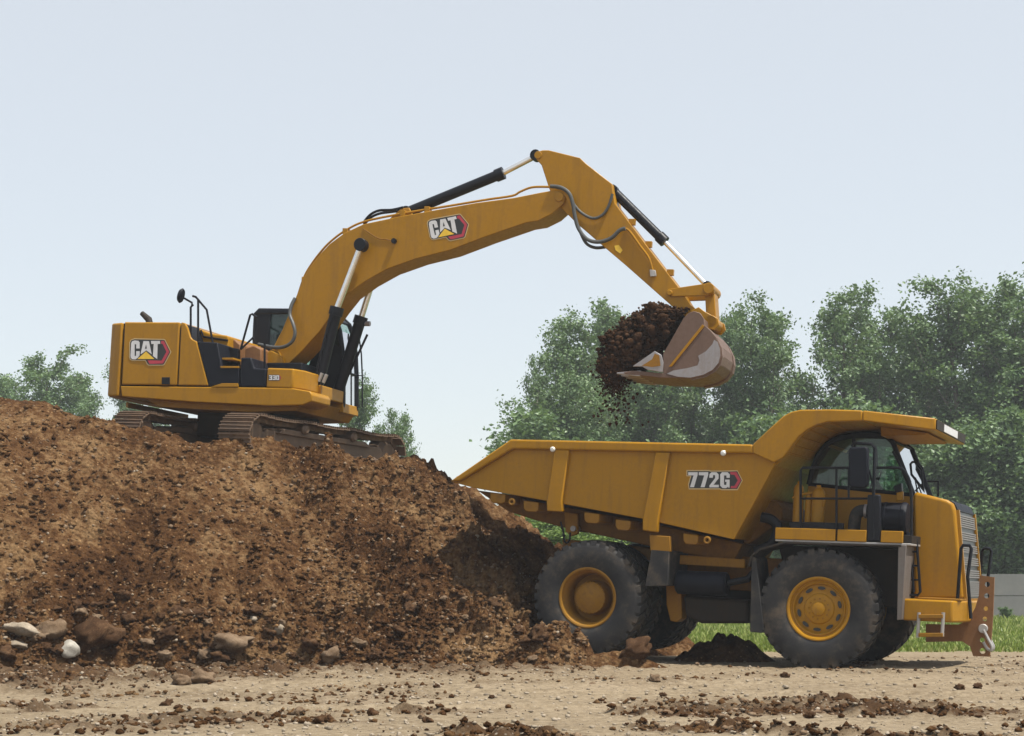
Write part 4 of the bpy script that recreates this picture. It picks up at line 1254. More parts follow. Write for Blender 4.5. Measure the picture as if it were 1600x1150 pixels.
a = E.p(232, 503, -0.5)
MB().tube([(a[0] + 0.05, -0.5, a[1] - 0.1), (a[0], -0.5, a[1] + 0.05), (a[0] - 0.16, -0.5, a[1] + 0.17)], [0.07, 0.07, 0.05], 12).build('exhaust_stub', 'darkmetal', exc)
# black steps and tool boxes on the right side
ep('step_box', [(307, 533.5), (339, 535), (346, 573), (373, 574), (374, 603), (326, 603)], B, -1.49, -0.85, 'plastic', 0.02)
ep('tool_box', [(376, 558.5), (392, 558.5), (397, 575), (415.5, 576), (415.5, 604.5), (374, 604.5)], B, -1.495, -0.8, 'plastic', 0.03, seg=3)
ep('step_tread', [(345, 561), (372, 561), (372, 564), (346, 564)], -1.2, -1.40, -1.0, 'yellow', 0.004)
ep('step_tread', [(344, 572), (373, 572.2), (373, 575), (345, 575)], B, -1.505, -1.25, 'yellow', 0.004)
ep('step_tread', [(347, 599), (372, 599), (373, 604.5), (330, 604.5)], B, -1.515, -1.492, 'yellow', 0.004)
ep('step_riser', [(346, 540), (372, 545), (372, 600), (346, 600)], -1.0, -1.02, -0.9, 'black', 0.005)
# fuel tank box in front
u_a = E.p(416.5, 590, B)[0]; u_b = E.p(457.5, 590, B)[0]; u_c = E.p(480, 590, -1.15)[0]
zt_, zb_ = E.p(430, 575, B)[1], E.p(430, 606, B)[1]
tk = MB().plan([(u_a, -1.5), (u_b, -1.5), (u_c, -1.22), (u_c, -0.60), (u_a, -0.60)], zb_, zt_).build('tank_box', 'yellow', exc, 0.03, 3)
ep('hydraulic_pump', [(386, 545), (400, 540), (412, 546), (412, 575), (386, 575)], -0.7, -0.8, -0.4, 'rust', 0.03)
# handrails and the rear view mirror
h1 = etube('handrail', [(298, 530), (298, 480), (302, 476)], -1.42, 0.022)
etube('handrail_post', [(309.6, 534), (309.6, 467)], -1.42, 0.022, par=h1)
etube('handrail_bar', [(301, 462.5), (306, 464), (323, 484), (332, 533), (336, 556)], -1.42, 0.022, par=h1)
etube('mirror_arm', [(300, 478), (300, 473), (288, 466)], -1.42, 0.02, par=h1)
mm = E.p3(283, 462, -1.42)
mi = MB().lathe([(0.0005, -0.05), (0.08, -0.04), (0.10, 0.0), (0.085, 0.03), (0.0005, 0.035)], (0, 0, 0), 20, 'x').build('mirror', 'plastic', h1)
mi.location = mm; mi.scale = (1, 1.0, 1.45); mi.rotation_euler = (0, math.radians(12), 0)
h2 = etube('handrail', [(376, 546), (391, 492), (394, 490.5), (401, 496)], -1.0, 0.022)
etube('handrail_bar', [(376, 546), (396, 527)], -1.0, 0.02, par=h2)
etube('handrail', [(413.5, 576), (413.5, 537)], -1.2, 0.022)

# ---- cab on the machine's left
C0, C1 = 0.50, 1.25
cabp = [(399, 640), (397, 530), (399, 490), (404, 485), (500, 486), (513, 490), (524, 500), (530, 516), (534, 545), (535.5, 580), (535.5, 630), (535, 640)]
cp = E.P(cabp, C0)
cabm = MB()
cabm.prism(E.P([(399, 630), (399, 600), (490, 602), (520, 606), (535, 612), (535, 630)], C0), C0, C1)
cab2 = cabm.build('cab', 'black', exc, 0.02)
for v in (C0 + 0.03, C1 - 0.03):
    MB().tube([(p[0], v, p[1]) for p in cp], 0.05, 8, closed=True).build('cab_frame', 'black', cab2)
    MB().prism(cp, v - 0.006, v + 0.006).build('side_window', 'glass', cab2)
ps = E.P([(399, 600), (397, 530), (399, 488), (404, 485), (424, 485), (420, 530), (424, 600)], C0)
MB().prism(ps, C0 - 0.01, C1 + 0.01).build('cab_rear_pillar', 'black', cab2, 0.02)
pm_ = E.P([(496, 486), (505, 488), (516, 604), (500, 604)], C0)
MB().prism(pm_, C0 - 0.005, C0 + 0.06).build('door_pillar', 'black', cab2, 0.01)
MB().prism(pm_, C1 - 0.06, C1 + 0.005).build('door_pillar', 'black', cab2, 0.01)
rf = E.P([(399, 491), (403, 484), (500, 485), (514, 489), (526, 500), (522, 502), (511, 494), (498, 490)], C0)
MB().prism(rf, C0 - 0.02, C1 + 0.02).build('cab_roof', 'black', cab2, 0.02)
fr_ = cp[6:11]
for i in range(len(fr_) - 1):
    (ua, za), (ub, zb2) = fr_[i], fr_[i + 1]
    MB().add([(ua, C0 + .06, za), (ua, C1 - .06, za), (ub, C1 - .06, zb2), (ub, C0 + .06, zb2)], [(0, 1, 2, 3)]).build('windscreen', 'glass', cab2)
MB().tube([(fr_[3][0] + .01, C0 + .05, fr_[3][1]), (fr_[3][0] + .01, C1 - .05, fr_[3][1])], 0.02, 6).build('windscreen_bar', 'black', cab2)
gr_ = [(q[0] + 0.12, C1 - 0.02, q[1]) for q in cp[6:11]]
MB().tube(gr_, 0.016, 6).build('guard_rail', 'black', cab2)
for q in (7, 9):
    MB().tube([(cp[q][0] + 0.12, C1 - 0.02, cp[q][1]), (cp[q][0], C1 - 0.05, cp[q][1])], 0.012, 6).build('guard_bracket', 'black', cab2)
m3 = E.p3(536, 530, C1)
MB().box(m3.x + 0.02, m3.x + 0.10, C1 - 0.02, C1 + 0.14, m3.z - 0.2, m3.z + 0.1).build('cab_mirror', 'plastic', cab2, 0.02)
l3 = E.p3(534, 564, C0)
MB().box(l3.x - 0.02, l3.x + 0.08, C0 + 0.2, C0 + 0.36, l3.z - 0.06, l3.z + 0.06).build('work_lamp', 'lamp', cab2, 0.02)
ep('cab_interior_shade', [(500, 522), (533, 544), (535, 628), (468, 628), (482, 572)], C0, C0 - 0.012, C0 + 0.012, 'black', 0.01, cab2)  # black sheet added on the side glass to paint the cab's dark interior
s3 = E.p3(450, 590, 0.9)
MB().box(s3.x - 0.25, s3.x + 0.25, 0.65, 1.15, s3.z - 0.1, s3.z + 0.15).box(s3.x - 0.32, s3.x - 0.18, 0.65, 1.15, s3.z + 0.1, s3.z + 0.85).build('operator_seat', 'seat', cab2, 0.05)
ep('cab_base', [(497, 627), (525, 628), (537, 630), (537, 645), (497, 641)], C0, C0 - 0.02, C1 + 0.02, 'yellow', 0.015)
ep('front_bulkhead', [(440, 575), (500, 575), (500, 632), (440, 632)], 0.3, -0.55, 0.36, 'black', 0.02)
ep('base_label', [(504, 631), (514, 631.5), (514, 639), (504, 638.5)], C0, C0 - 0.03, C0 - 0.022, 'dwhite', 0)
ep('boom_mount', [(400, 560), (424, 548), (440, 556), (446, 580), (446, 606), (396, 606)], -0.5, -0.52, -0.42, 'yellow', 0.01)
ep('boom_mount', [(400, 560), (424, 548), (440, 556), (446, 580), (446, 606), (396, 606)], -0.5, 0.38, 0.48, 'yellow', 0.01)

# ---- boom
BV = 0.34
boom_px = [(421, 574), (415, 566), (417, 556), (426, 544), (441, 515), (461, 467), (472, 440), (482, 420), (498, 399), (515, 381), (538, 364), (568, 350), (630, 337), (743, 317), (803, 309), (846, 300.5), (866, 297), (878, 300), (883, 308), (880, 318),
           (862, 334), (840, 345), (821, 348), (760, 369), (702, 391), (650, 404), (605, 420), (571, 439), (543, 459), (524, 483), (500, 517), (470, 550), (446, 573), (432, 578)]
boom = MB().prism(E.P(boom_px, -BV), -BV, BV).build('boom', 'yellow', exc, 0.012)
ft = E.p3(427, 562, -BV)
MB().cyl((ft.x, 0, ft.z), 0.19, -BV - 0.05, BV + 0.05, 28).build('boom_foot_pin', 'yellow', boom, 0.01)
tipp = E.p3(874, 308, -BV)
MB().cyl((tipp.x, 0, tipp.z), 0.085, -BV - 0.03, BV + 0.03, 24).build('boom_tip_pin', 'yellow', boom, 0.008)
# pipes clipped along the top edge
pipe = [(463, 470), (474, 436), (484, 417), (500, 395), (517, 377), (540, 360), (570, 346), (630, 333.5), (700, 322), (760, 312), (800, 306), (812, 300), (826, 294), (838, 292), (858, 292)]
for dv in (-0.27, -0.20):
    MB().tube(smooth_path([E.p3(x, y, -BV + (dv + 0.34)) for x, y in pipe], 4), 0.022, 8).build('hydraulic_pipe', 'yellow', boom)
for x, y in ((474, 438), (538, 362), (628, 334), (666, 328)):
    c = E.p3(x, y - 1, -BV)
    MB().box(c.x - 0.05, c.x + 0.05, -BV + 0.02, -BV + 0.18, c.z - 0.05, c.z + 0.06).build('pipe_clamp', 'yellow', boom, 0.005)
c = E.p3(616.5, 377, -BV)
MB().cyl((c.x, -BV - 0.03, c.z), 0.05, -0.03, 0.03, 12).build('work_lamp', 'black', boom)
MB().tube(smooth_path([E.p3(567, 357, -BV - 0.01), E.p3(590, 372, -BV - 0.01), E.p3(604, 374, -BV - 0.01), E.p3(614, 377, -BV - 0.01)]), 0.008, 5).build('lamp_cable', 'yellow_frame', boom)
# boom cylinders
def cylinder(name, pa, pb, pc, v, rb, rr_, par):
    a, b, c = E.p3(*pa, v), E.p3(*pb, v), E.p3(*pc, v)
    d = (b - a).normalized()
    bd = MB().tube([a, b - d * 0.16, b - d * 0.16, b], [rb, rb, rb * 1.22, rb * 1.22], 20).build(name, 'black', par)
    MB().tube([b - d * 0.02, c], rr_, 16).build('rod', 'chrome', bd)
    MB().cyl((c.x, v, c.z), rr_ * 2.0, -0.09, 0.09, 20).build('rod_eye', 'black', bd, 0.01)
    MB().cyl((a.x, v, a.z), rb * 1.15, -0.09, 0.09, 20).build('base_eye', 'black', bd, 0.01)
    return bd
bc = cylinder('boom_cylinder', (494, 612), (527, 480), (564.5, 383), -BV - 0.16, 0.112, 0.062, exc)
MB().tube([E.p3(493, 590, -0.62), E.p3(510, 520, -0.62), E.p3(522, 486, -0.62)], 0.025, 8).build('cylinder_pipe', 'black', bc)
a_ = E.p(494, 612, -BV - 0.16); c_ = E.p(564.5, 383, -BV - 0.16)
va = BV + 0.16
A_ = Vector((a_[0], va, a_[1])); C_ = Vector((c_[0], va, c_[1])); d_ = (C_ - A_).normalized()
b_len = (Vector((E.p(527, 480, -BV - 0.16)[0], -BV - .16, E.p(527, 480, -BV - 0.16)[1])) - Vector((a_[0], -BV - .16, a_[1]))).length
Bq = A_ + d_ * b_len
bd2 = MB().tube([A_, Bq - d_ * .16, Bq - d_ * .16, Bq], [0.112, 0.112, 0.136, 0.136], 20).build('boom_cylinder', 'black', exc)
MB().tube([Bq - d_ * 0.02, C_], 0.062, 16).build('rod', 'chrome', bd2)
MB().cyl((C_.x, va, C_.z), 0.12, -0.09, 0.09, 20).build('rod_eye', 'black', bd2, 0.01)
MB().cyl((Bq.x + 0.14, va, Bq.z - 0.14), 0.05, -0.05, 0.05, 12, 'x').build('port_fitting', 'steel', bd2)
MB().tube([A_ + Vector((0.16, 0, 0.3)), Bq + Vector((0.15, 0, -0.35))], 0.025, 8).build('cylinder_pipe', 'black', bd2)
MB().box(A_.x - 0.25, A_.x + 0.15, -0.62, 0.62, A_.z - 0.12, A_.z + 0.12).build('cylinder_mount', 'yellow', exc, 0.02)
for xx, yy in ((498, 596), (505, 598)):
    c = E.p3(xx, yy, -0.62)
    MB().tube([c, c + Vector((0.06, 0, 0.16))], 0.035, 10).build('hose_fitting', 'galv', bc)
# stick cylinder on the boom's back
sc_ = cylinder('stick_cylinder', (636, 332), (787, 270), (838, 243.5), 0.0, 0.098, 0.052, exc)
ep('cylinder_bracket', [(610, 342), (628, 326), (640, 325), (646, 337), (640, 345), (612, 348)], -0.12, -0.16, -0.10, 'yellow', 0.01, boom)
ep('cylinder_bracket', [(610, 342), (628, 326), (640, 325), (646, 337), (640, 345), (612, 348)], -0.12, 0.10, 0.16, 'yellow', 0.01, boom)
for q, dy in ((0, 0), (1, 5)):
    MB().tube(smooth_path([E.p3(567, 349 + dy, -0.15 + 0.2 * q), E.p3(578, 336 + dy, -0.15 + 0.2 * q), E.p3(592, 329 + dy, -0.15 + 0.2 * q), E.p3(612, 328 + dy * 0.6, -0.15 + 0.2 * q), E.p3(630, 324 + dy, -0.15 + 0.2 * q)]), 0.026, 8).build('hydraulic_hose', 'black', boom)
# base hoses beside the cab
MB().tube(smooth_path([E.p3(461, 466, -BV - 0.04), E.p3(455, 478, -BV - 0.10), E.p3(453, 492, -BV - 0.14), E.p3(458, 506, -BV - 0.2), E.p3(461, 520, -BV - 0.22), E.p3(457, 533, -BV - 0.22), E.p3(446, 541, -BV - 0.2), E.p3(430, 543, -BV - 0.1), E.p3(404, 538, -BV)], 5), 0.034, 10).build('hydraulic_hose', 'hose', boom)

# ---- stick
SV = 0.26
stick_px = [(836, 241), (840, 236.5), (848, 234.5), (857, 234.5), (906, 246.5), (915, 255), (956, 287), (957, 296), (961, 318), (1010, 383), (1061, 450), (1078, 476), (1092, 486), (1096, 494), (1088, 500), (1074, 497), (1054, 482), (977, 414), (940.5, 383), (900, 348), (878, 326),
            (866, 316), (857, 292), (846, 258), (838, 249)]
stick = MB().prism(E.P(stick_px, -SV), -SV, SV).build('stick', 'yellow', exc, 0.012)
for px_, py_, r_ in ((841, 242.5, 0.07), (874, 308, 0.10), (1088, 492, 0.09)):
    c = E.p3(px_, py_, -SV)
    MB().cyl((c.x, 0, c.z), r_, -SV - 0.025, SV + 0.025, 24).build('pivot_pin', 'yellow', stick, 0.006)
for px_, py_ in ((984, 346), (1010, 381), (1044, 425)):
    c = E.p3(px_ + 2, py_, -SV)
    MB().box(c.x - 0.06, c.x + 0.06, -SV + 0.05, -SV + 0.14, c.z - 0.05, c.z + 0.06).build('pipe_clamp', 'yellow', stick, 0.005)
# pipe and fitting on the near face
MB().tube(smooth_path([E.p3(977, 357, -SV - 0.03), E.p3(985, 363, -SV - 0.03), E.p3(1000, 384, -SV - 0.03), E.p3(1012, 400, -SV - 0.03), E.p3(1017, 412, -SV - 0.03), E.p3(1020, 424, -SV - 0.03)]), 0.022, 8).build('hydraulic_pipe', 'yellow', stick)
ep('pipe_fitting', [(1016, 422), (1025, 423), (1026, 432), (1017, 433)], -SV, -SV - 0.06, -SV - 0.005, 'galv', 0.006, stick)
ep('warning_label', [(960, 384), (967, 383), (973, 391), (969, 396), (962, 391)], -SV, -SV - 0.006, -SV - 0.002, 'dyellow', 0, stick)
# hoses looping from boom to stick
def hose(pts, v, r, mat='hose'):
    MB().tube(smooth_path([E.p3(x, y, v + 0.0) for x, y in pts], 6), r, 10).build('hydraulic_hose', mat, stick)
hose([(860, 291), (876, 293), (889, 302), (895, 318), (898, 336), (904, 357), (918, 374), (936, 378), (955, 372), (968, 360), (977, 357)], -SV - 0.10, 0.036)
hose([(870, 293), (886, 298), (896, 318), (908, 332), (926, 341), (941, 336), (951, 322), (957, 303)], -SV - 0.04, 0.026)
hose([(893, 312), (899, 335), (906, 360), (916, 380), (930, 387), (946, 386)], SV + 0.02, 0.03)
# bucket cylinder, links
cylinder('bucket_cylinder', (958, 298), (1039, 378), (1106, 448), 0.0, 0.088, 0.046, exc)
for v0, v1 in ((-0.30, -0.22), (0.22, 0.30)):
    ep('tilt_link', [(1043, 454), (1046, 452), (1100, 444), (1110, 442), (1117, 448), (1116, 458), (1108, 462), (1074, 463), (1048, 464), (1043, 460)], -SV, v0, v1, 'yellow', 0.01, stick)
ep('bucket_link', [(1101, 450), (1116, 450), (1119, 500), (1119, 508), (1104, 508)], -0.18, -0.19, 0.19, 'yellow', 0.015, exc)
for px_, py_, r_ in ((1108, 451, 0.10), (1111, 503, 0.115), (1047, 458, 0.05)):
    c = E.p3(px_, py_, -0.3)
    MB().cyl((c.x, 0, c.z), r_, -0.36, 0.36, 24).build('link_pin', 'yellow', stick, 0.01)

# ---- bucket
WB = 0.72
bk = [(1036, 583), (1036, 553), (1068, 497), (1076, 489), (1084, 486), (1094, 489), (1100, 498), (1101, 508), (1110, 516), (1119, 527), (1125.5, 541), (1127, 555), (1124, 568), (1115, 579), (1100, 587), (1079, 591.5), (1058, 590)]
bkL = E.P(bk, -WB)
bmb = MB().prism(bkL, -WB, -WB + 0.04).prism(bkL, WB - 0.04, WB)
shell = bkL[6:] + [bkL[0]]
bmb.sheet([shell[0]] + shell[1:], -0.035, -WB + 0.041, WB - 0.041)
lip = E.P([(1036, 583), (1058, 590.5), (1030, 590), (976, 584), (974, 581.5), (990, 579)], -WB)
bucket = bmb.build('bucket', 'bucketrust', exc, 0.008)
MB().prism(lip, -WB, WB).build('cutting_edge', 'bucketrust', bucket, 0.008)
# wear: polished patch on the side plate, wear strips round the heel
pol = E.P([(1042, 584), (1052, 579), (1075, 575), (1090, 571), (1093, 563), (1091, 556), (1103, 549), (1113, 538), (1116, 531), (1121, 534), (1125, 545), (1125.5, 556), (1122.5, 567), (1114, 577.5), (1099, 585.5), (1079, 590), (1058, 588.5)], -WB)
MB().prism(pol, -WB - 0.006, -WB - 0.001).build('polished_wear_patch', 'steel', bucket)
MB().prism(E.P([(1098, 507), (1101, 510), (1050, 573), (1045, 573)], -WB), -WB - 0.022, -WB - 0.002).build('side_bar', 'yellow', bucket, 0.004)
MB().prism(E.P([(989, 573), (1024, 549), (1034, 555), (1037, 566), (1036, 582), (1012, 578), (1004, 573)], -WB), -WB - 0.05, -WB - 0.002).build('side_cutter', 'steel', bucket, 0.006)
MB().prism(E.P([(1004, 572), (1020, 562), (1024, 553), (1031, 556), (1033, 572), (1020, 574)], -WB), -WB - 0.056, -WB - 0.051).build('cutter_paint', 'yellow_dirty', bucket)
for k in range(7):
    i = 8 + k
    (ua, za), (ub, zb2) = bkL[i], bkL[min(i + 1, len(bkL) - 1)]
    for v in (-WB + 0.02, WB - 0.22):
        MB().prism([(ua, za), (ub, zb2), (ub + 0.02, zb2 - 0.025), (ua + 0.02, za - 0.025)], v, v + 0.20).build('wear_strip', 'bucketrust', bucket)
for k in range(5):
    v = -WB + 0.06 + (2 * WB - 0.12) * k / 4
    (ua, za) = E.p(978, 582, -WB); (ub, zb2) = E.p(1000, 584, -WB)
    MB().hexa([(ua - 0.18, v - .025, za - 0.03), (ua - 0.18, v + .025, za - 0.03), (ub, v + .06, zb2 - 0.05), (ub, v - .06, zb2 - 0.05), (ua - 0.18, v - .025, za), (ua - 0.18, v + .025, za), (ub, v + .06, zb2 + 0.06), (ub, v - .06, zb2 + 0.06)]).build('tooth', 'steel', bucket, 0.008)
for v0, v1 in ((-0.36, -0.29), (0.29, 0.36)):
    ep('hinge_ear', [(1080, 486), (1092, 480), (1100, 486), (1122, 498), (1124, 508), (1116, 516), (1108, 514), (1096, 512), (1084, 500)], -0.33, v0, v1, 'yellow', 0.01, bucket)

# ---- soil in the bucket and falling from it
def blob(name, n, seed, sampler, rmin, rmax, mat, sub=2):
    r = random.Random(seed)
    parts = [rock_mesh('tmp', 900 + i, mat, sub, 0.5, 0.9) for i in range(4)]
    data = []
    for me in parts:
        co = np.empty(len(me.vertices) * 3); me.vertices.foreach_get('co', co)
        data.append((co.reshape(-1, 3), np.array([tuple(p.vertices) for p in me.polygons])))
        bpy.data.meshes.remove(me)
    V = []; Fc = []; o = 0
    for k in range(n):
        c, s = sampler(r)
        co, fa = data[r.randrange(4)]
        a = r.uniform(0, 6.28); m = np.array([[math.cos(a), -math.sin(a), 0], [math.sin(a), math.cos(a), 0], [0, 0, 1]])
        rad = (rmin + (rmax - rmin) * r.random() ** 2) * s
        V.append(co @ m.T * rad + np.array(tuple(c))); Fc.append(fa + o); o += len(co)
    me = soup_mesh(name, np.concatenate(V), np.concatenate(Fc), MAT[mat], True)
    ob = bpy.data.objects.new(name, me); COL.objects.link(ob)
    return ob
load_poly = [(1086, 489), (1068, 499), (1040, 550), (1034, 566), (1012, 572), (988, 578), (966, 588), (946, 588), (940, 572), (944, 548), (956, 524), (972, 512), (976, 502), (1000, 492), (1012, 480), (1040, 477), (1056, 484), (1072, 484)]
def inside(px, py, poly):
    c = False
    j = len(poly) - 1
    for i in range(len(poly)):
        (xi, yi), (xj, yj) = poly[i], poly[j]
        if (yi > py) != (yj > py) and px < (xj - xi) * (py - yi) / (yj - yi) + xi:
            c = not c
        j = i
    return c
def s_load(r):
    while True:
        x = r.uniform(938, 1090); y = r.uniform(476, 592)
        if inside(x, y, load_poly):
            break
    v = r.uniform(-0.58, 0.60)
    dm = min(1.0, min(math.hypot(x - a, y - b) for a, b in load_poly) / 22)
    q = E.p3(x, y, 0.0)
    return E_M @ Vector((q.x, v * (0.75 + 0.25 * dm), q.z)), 0.55 + 0.45 * dm
o = blob('soil_load', 900, 3, s_load, 0.05, 0.13, 'wetsoil', 1)
tag(o, 'dark soil heaped in the raised bucket and over its lip', 'soil')
o = blob('soil_crumbs', 6500, 8, s_load, 0.010, 0.060, 'wetsoil', 1)
tag(o, 'dark crumbled soil clinging over the raised bucket load', 'soil', kind='stuff')
def s_fall(r):
    t = r.random() ** 1.5
    x = 957 + r.gauss(0, 8) + 4 * t; y = 572 + 46 * t + r.gauss(0, 4)
    if r.random() < 0.10:
        x = 962 + r.gauss(0, 18); y = r.uniform(590, 665)
    q = E.p3(x, y, 0.0)
    return E_M @ Vector((q.x, r.uniform(-0.55, 0.55), q.z)), 1.0 - 0.55 * t
o = blob('falling_soil', 2600, 4, s_fall, 0.007, 0.045, 'wetsoil', 1)
tag(o, 'loose soil streaming down from the bucket lip', 'falling soil', kind='stuff')

# ---- lettering on the excavator
BC = lambda x, y: (660 + x / 20.0, 330 + y / 20.0)
CATP = [
    ('dpale', [(140, 385), (165, 300), (260, 240), (1150, 75), (1195, 85), (1460, 405), (1345, 810), (1300, 850), (870, 940), (815, 915), (730, 820), (350, 905), (275, 885), (225, 810)], 0),
    ('dblack', [(165, 385), (188, 315), (270, 265), (1150, 102), (1180, 108), (1430, 410), (1320, 795), (1290, 822), (870, 912), (830, 892), (740, 792), (350, 875), (290, 860), (250, 800)], 1),
    ('dred', [(1085, 145), (1165, 128), (1400, 415), (1290, 788), (885, 885), (800, 797), (885, 777), (1225, 715), (1310, 430), (1140, 225), (1092, 232)], 2),
    ('dwhite', [(200, 400), (215, 335), (280, 300), (400, 285), (450, 325), (490, 500), (385, 520), (358, 400), (310, 408), (390, 750), (428, 738), (403, 600), (505, 578), (535, 690), (500, 770), (440, 840), (350, 856), (285, 825), (262, 770)], 2),
    ('dwhite', [(552, 262), (720, 232), (885, 590), (700, 515), (565, 655), (552, 640)], 2),
    ('dblack', [(655, 340), (705, 462), (645, 475)], 3),
    ('dwhite', [(775, 212), (1045, 155), (1072, 240), (997, 258), (1085, 700), (935, 632), (878, 283), (808, 300)], 2),
    ('dyellow', [(700, 545), (1000, 712), (490, 818)], 3)]
decal(E, CATP, -BV, boom, 'brand_lettering', BC)
src = np.array([[180, 300, 1], [1165, 110, 1], [880, 900, 1]], float)
dst = np.array([[140 + 288 / 4.423, 440 + 402 / 4.423], [140 + 515 / 4.423, 440 + 405 / 4.423], [140 + 412 / 4.423, 440 + 572 / 4.423]])
AF = np.linalg.solve(src, dst)
decal(E, CATP, -1.50 - 0.004, dz, 'brand_lettering', lambda x, y: tuple(np.array([x, y, 1.0]) @ AF))
M330 = lambda x, y: (340 + (355 + x) / 4.422, 460 + (555 + y) / 4.422)
d3 = [(0, 4), (22, 4), (22, 36), (0, 36), (0, 29), (14, 29), (14, 23), (4, 23), (4, 17), (14, 17), (14, 11), (0, 11)]
P330 = [('dblack', [(-4, 0), (72, 0), (84, 20), (74, 40), (-4, 40)], 0),
        ('dwhite', d3, 1), ('dwhite', [(x + 25, y) for x, y in d3], 1),
        ('dwhite', [(50, 4), (70, 4), (70, 36), (50, 36)], 1), ('dblack', [(57, 11), (63, 11), (63, 29), (57, 29)], 2),
        ('dred', [(73, 4), (82, 20), (73, 36), (70, 36), (76, 20), (70, 4)], 1)]
decal(E, P330, -1.50, tk, 'model_lettering', M330)
# ------------------------------------------------------------------ vegetation
def leaf_mat(name, c0, c1, c2):
    m, nt, bs, out = new_mat(name)
    nt.nodes.remove(bs)
    g = nd(nt, 'ShaderNodeNewGeometry')
    c = ramp(nt, g.outputs['Random Per Island'], [(0.0, c0), (0.55, c1), (1.0, c2)])
    df = nd(nt, 'ShaderNodeBsdfPrincipled'); df.inputs['Roughness'].default_value = 0.45; df.inputs['Specular IOR Level'].default_value = 0.35
    tl = nd(nt, 'ShaderNodeBsdfTranslucent')
    nt.links.new(c, df.inputs['Base Color'])
    c2_ = mixc(nt, 0.5, c, (0.16, 0.24, 0.02))
    nt.links.new(c2_, tl.inputs['Color'])
    mx = nd(nt, 'ShaderNodeMixShader'); mx.inputs[0].default_value = 0.30
    nt.links.new(df.outputs[0], mx.inputs[1]); nt.links.new(tl.outputs[0], mx.inputs[2])
    nt.links.new(mx.outputs[0], out.inputs['Surface'])
    return m
MAT['leaf'] = leaf_mat('poplar_leaves', (0.075, 0.128, 0.060), (0.125, 0.205, 0.086), (0.215, 0.305, 0.15))
MAT['leaf_light'] = leaf_mat('young_leaves', (0.07, 0.13, 0.025), (0.13, 0.21, 0.04), (0.22, 0.30, 0.08))
MAT['grass'] = leaf_mat('grass_blades', (0.12, 0.17, 0.03), (0.21, 0.27, 0.05), (0.38, 0.39, 0.15))

def leaf_quads(centres, spread, per, size, r, flat=0.6):
    """per leaves round every centre -> verts, quads"""
    n = len(centres) * per
    c = np.repeat(centres, per, 0) + r.normal(0, 1, (n, 3)) * np.repeat(spread, per)[:, None] * np.array([1, 1, 0.85])
    nrm = r.normal(0, 1, (n, 3)); nrm[:, 2] = np.abs(nrm[:, 2]) * flat + 0.25
    nrm /= np.linalg.norm(nrm, axis=1)[:, None]
    t = np.cross(nrm, r.normal(0, 1, (n, 3))); t /= np.linalg.norm(t, axis=1)[:, None]
    b = np.cross(nrm, t)
    s = size * r.uniform(0.6, 1.3, n)[:, None]
    t = t * s; b = b * s * 0.8
    droop = nrm * s * 0.18
    V = np.stack([c - t * 0.9, c - b * 0.75 + droop, c + t, c + b * 0.75 + droop], 1).reshape(-1, 3)
    return V, np.arange(n * 4).reshape(-1, 4)

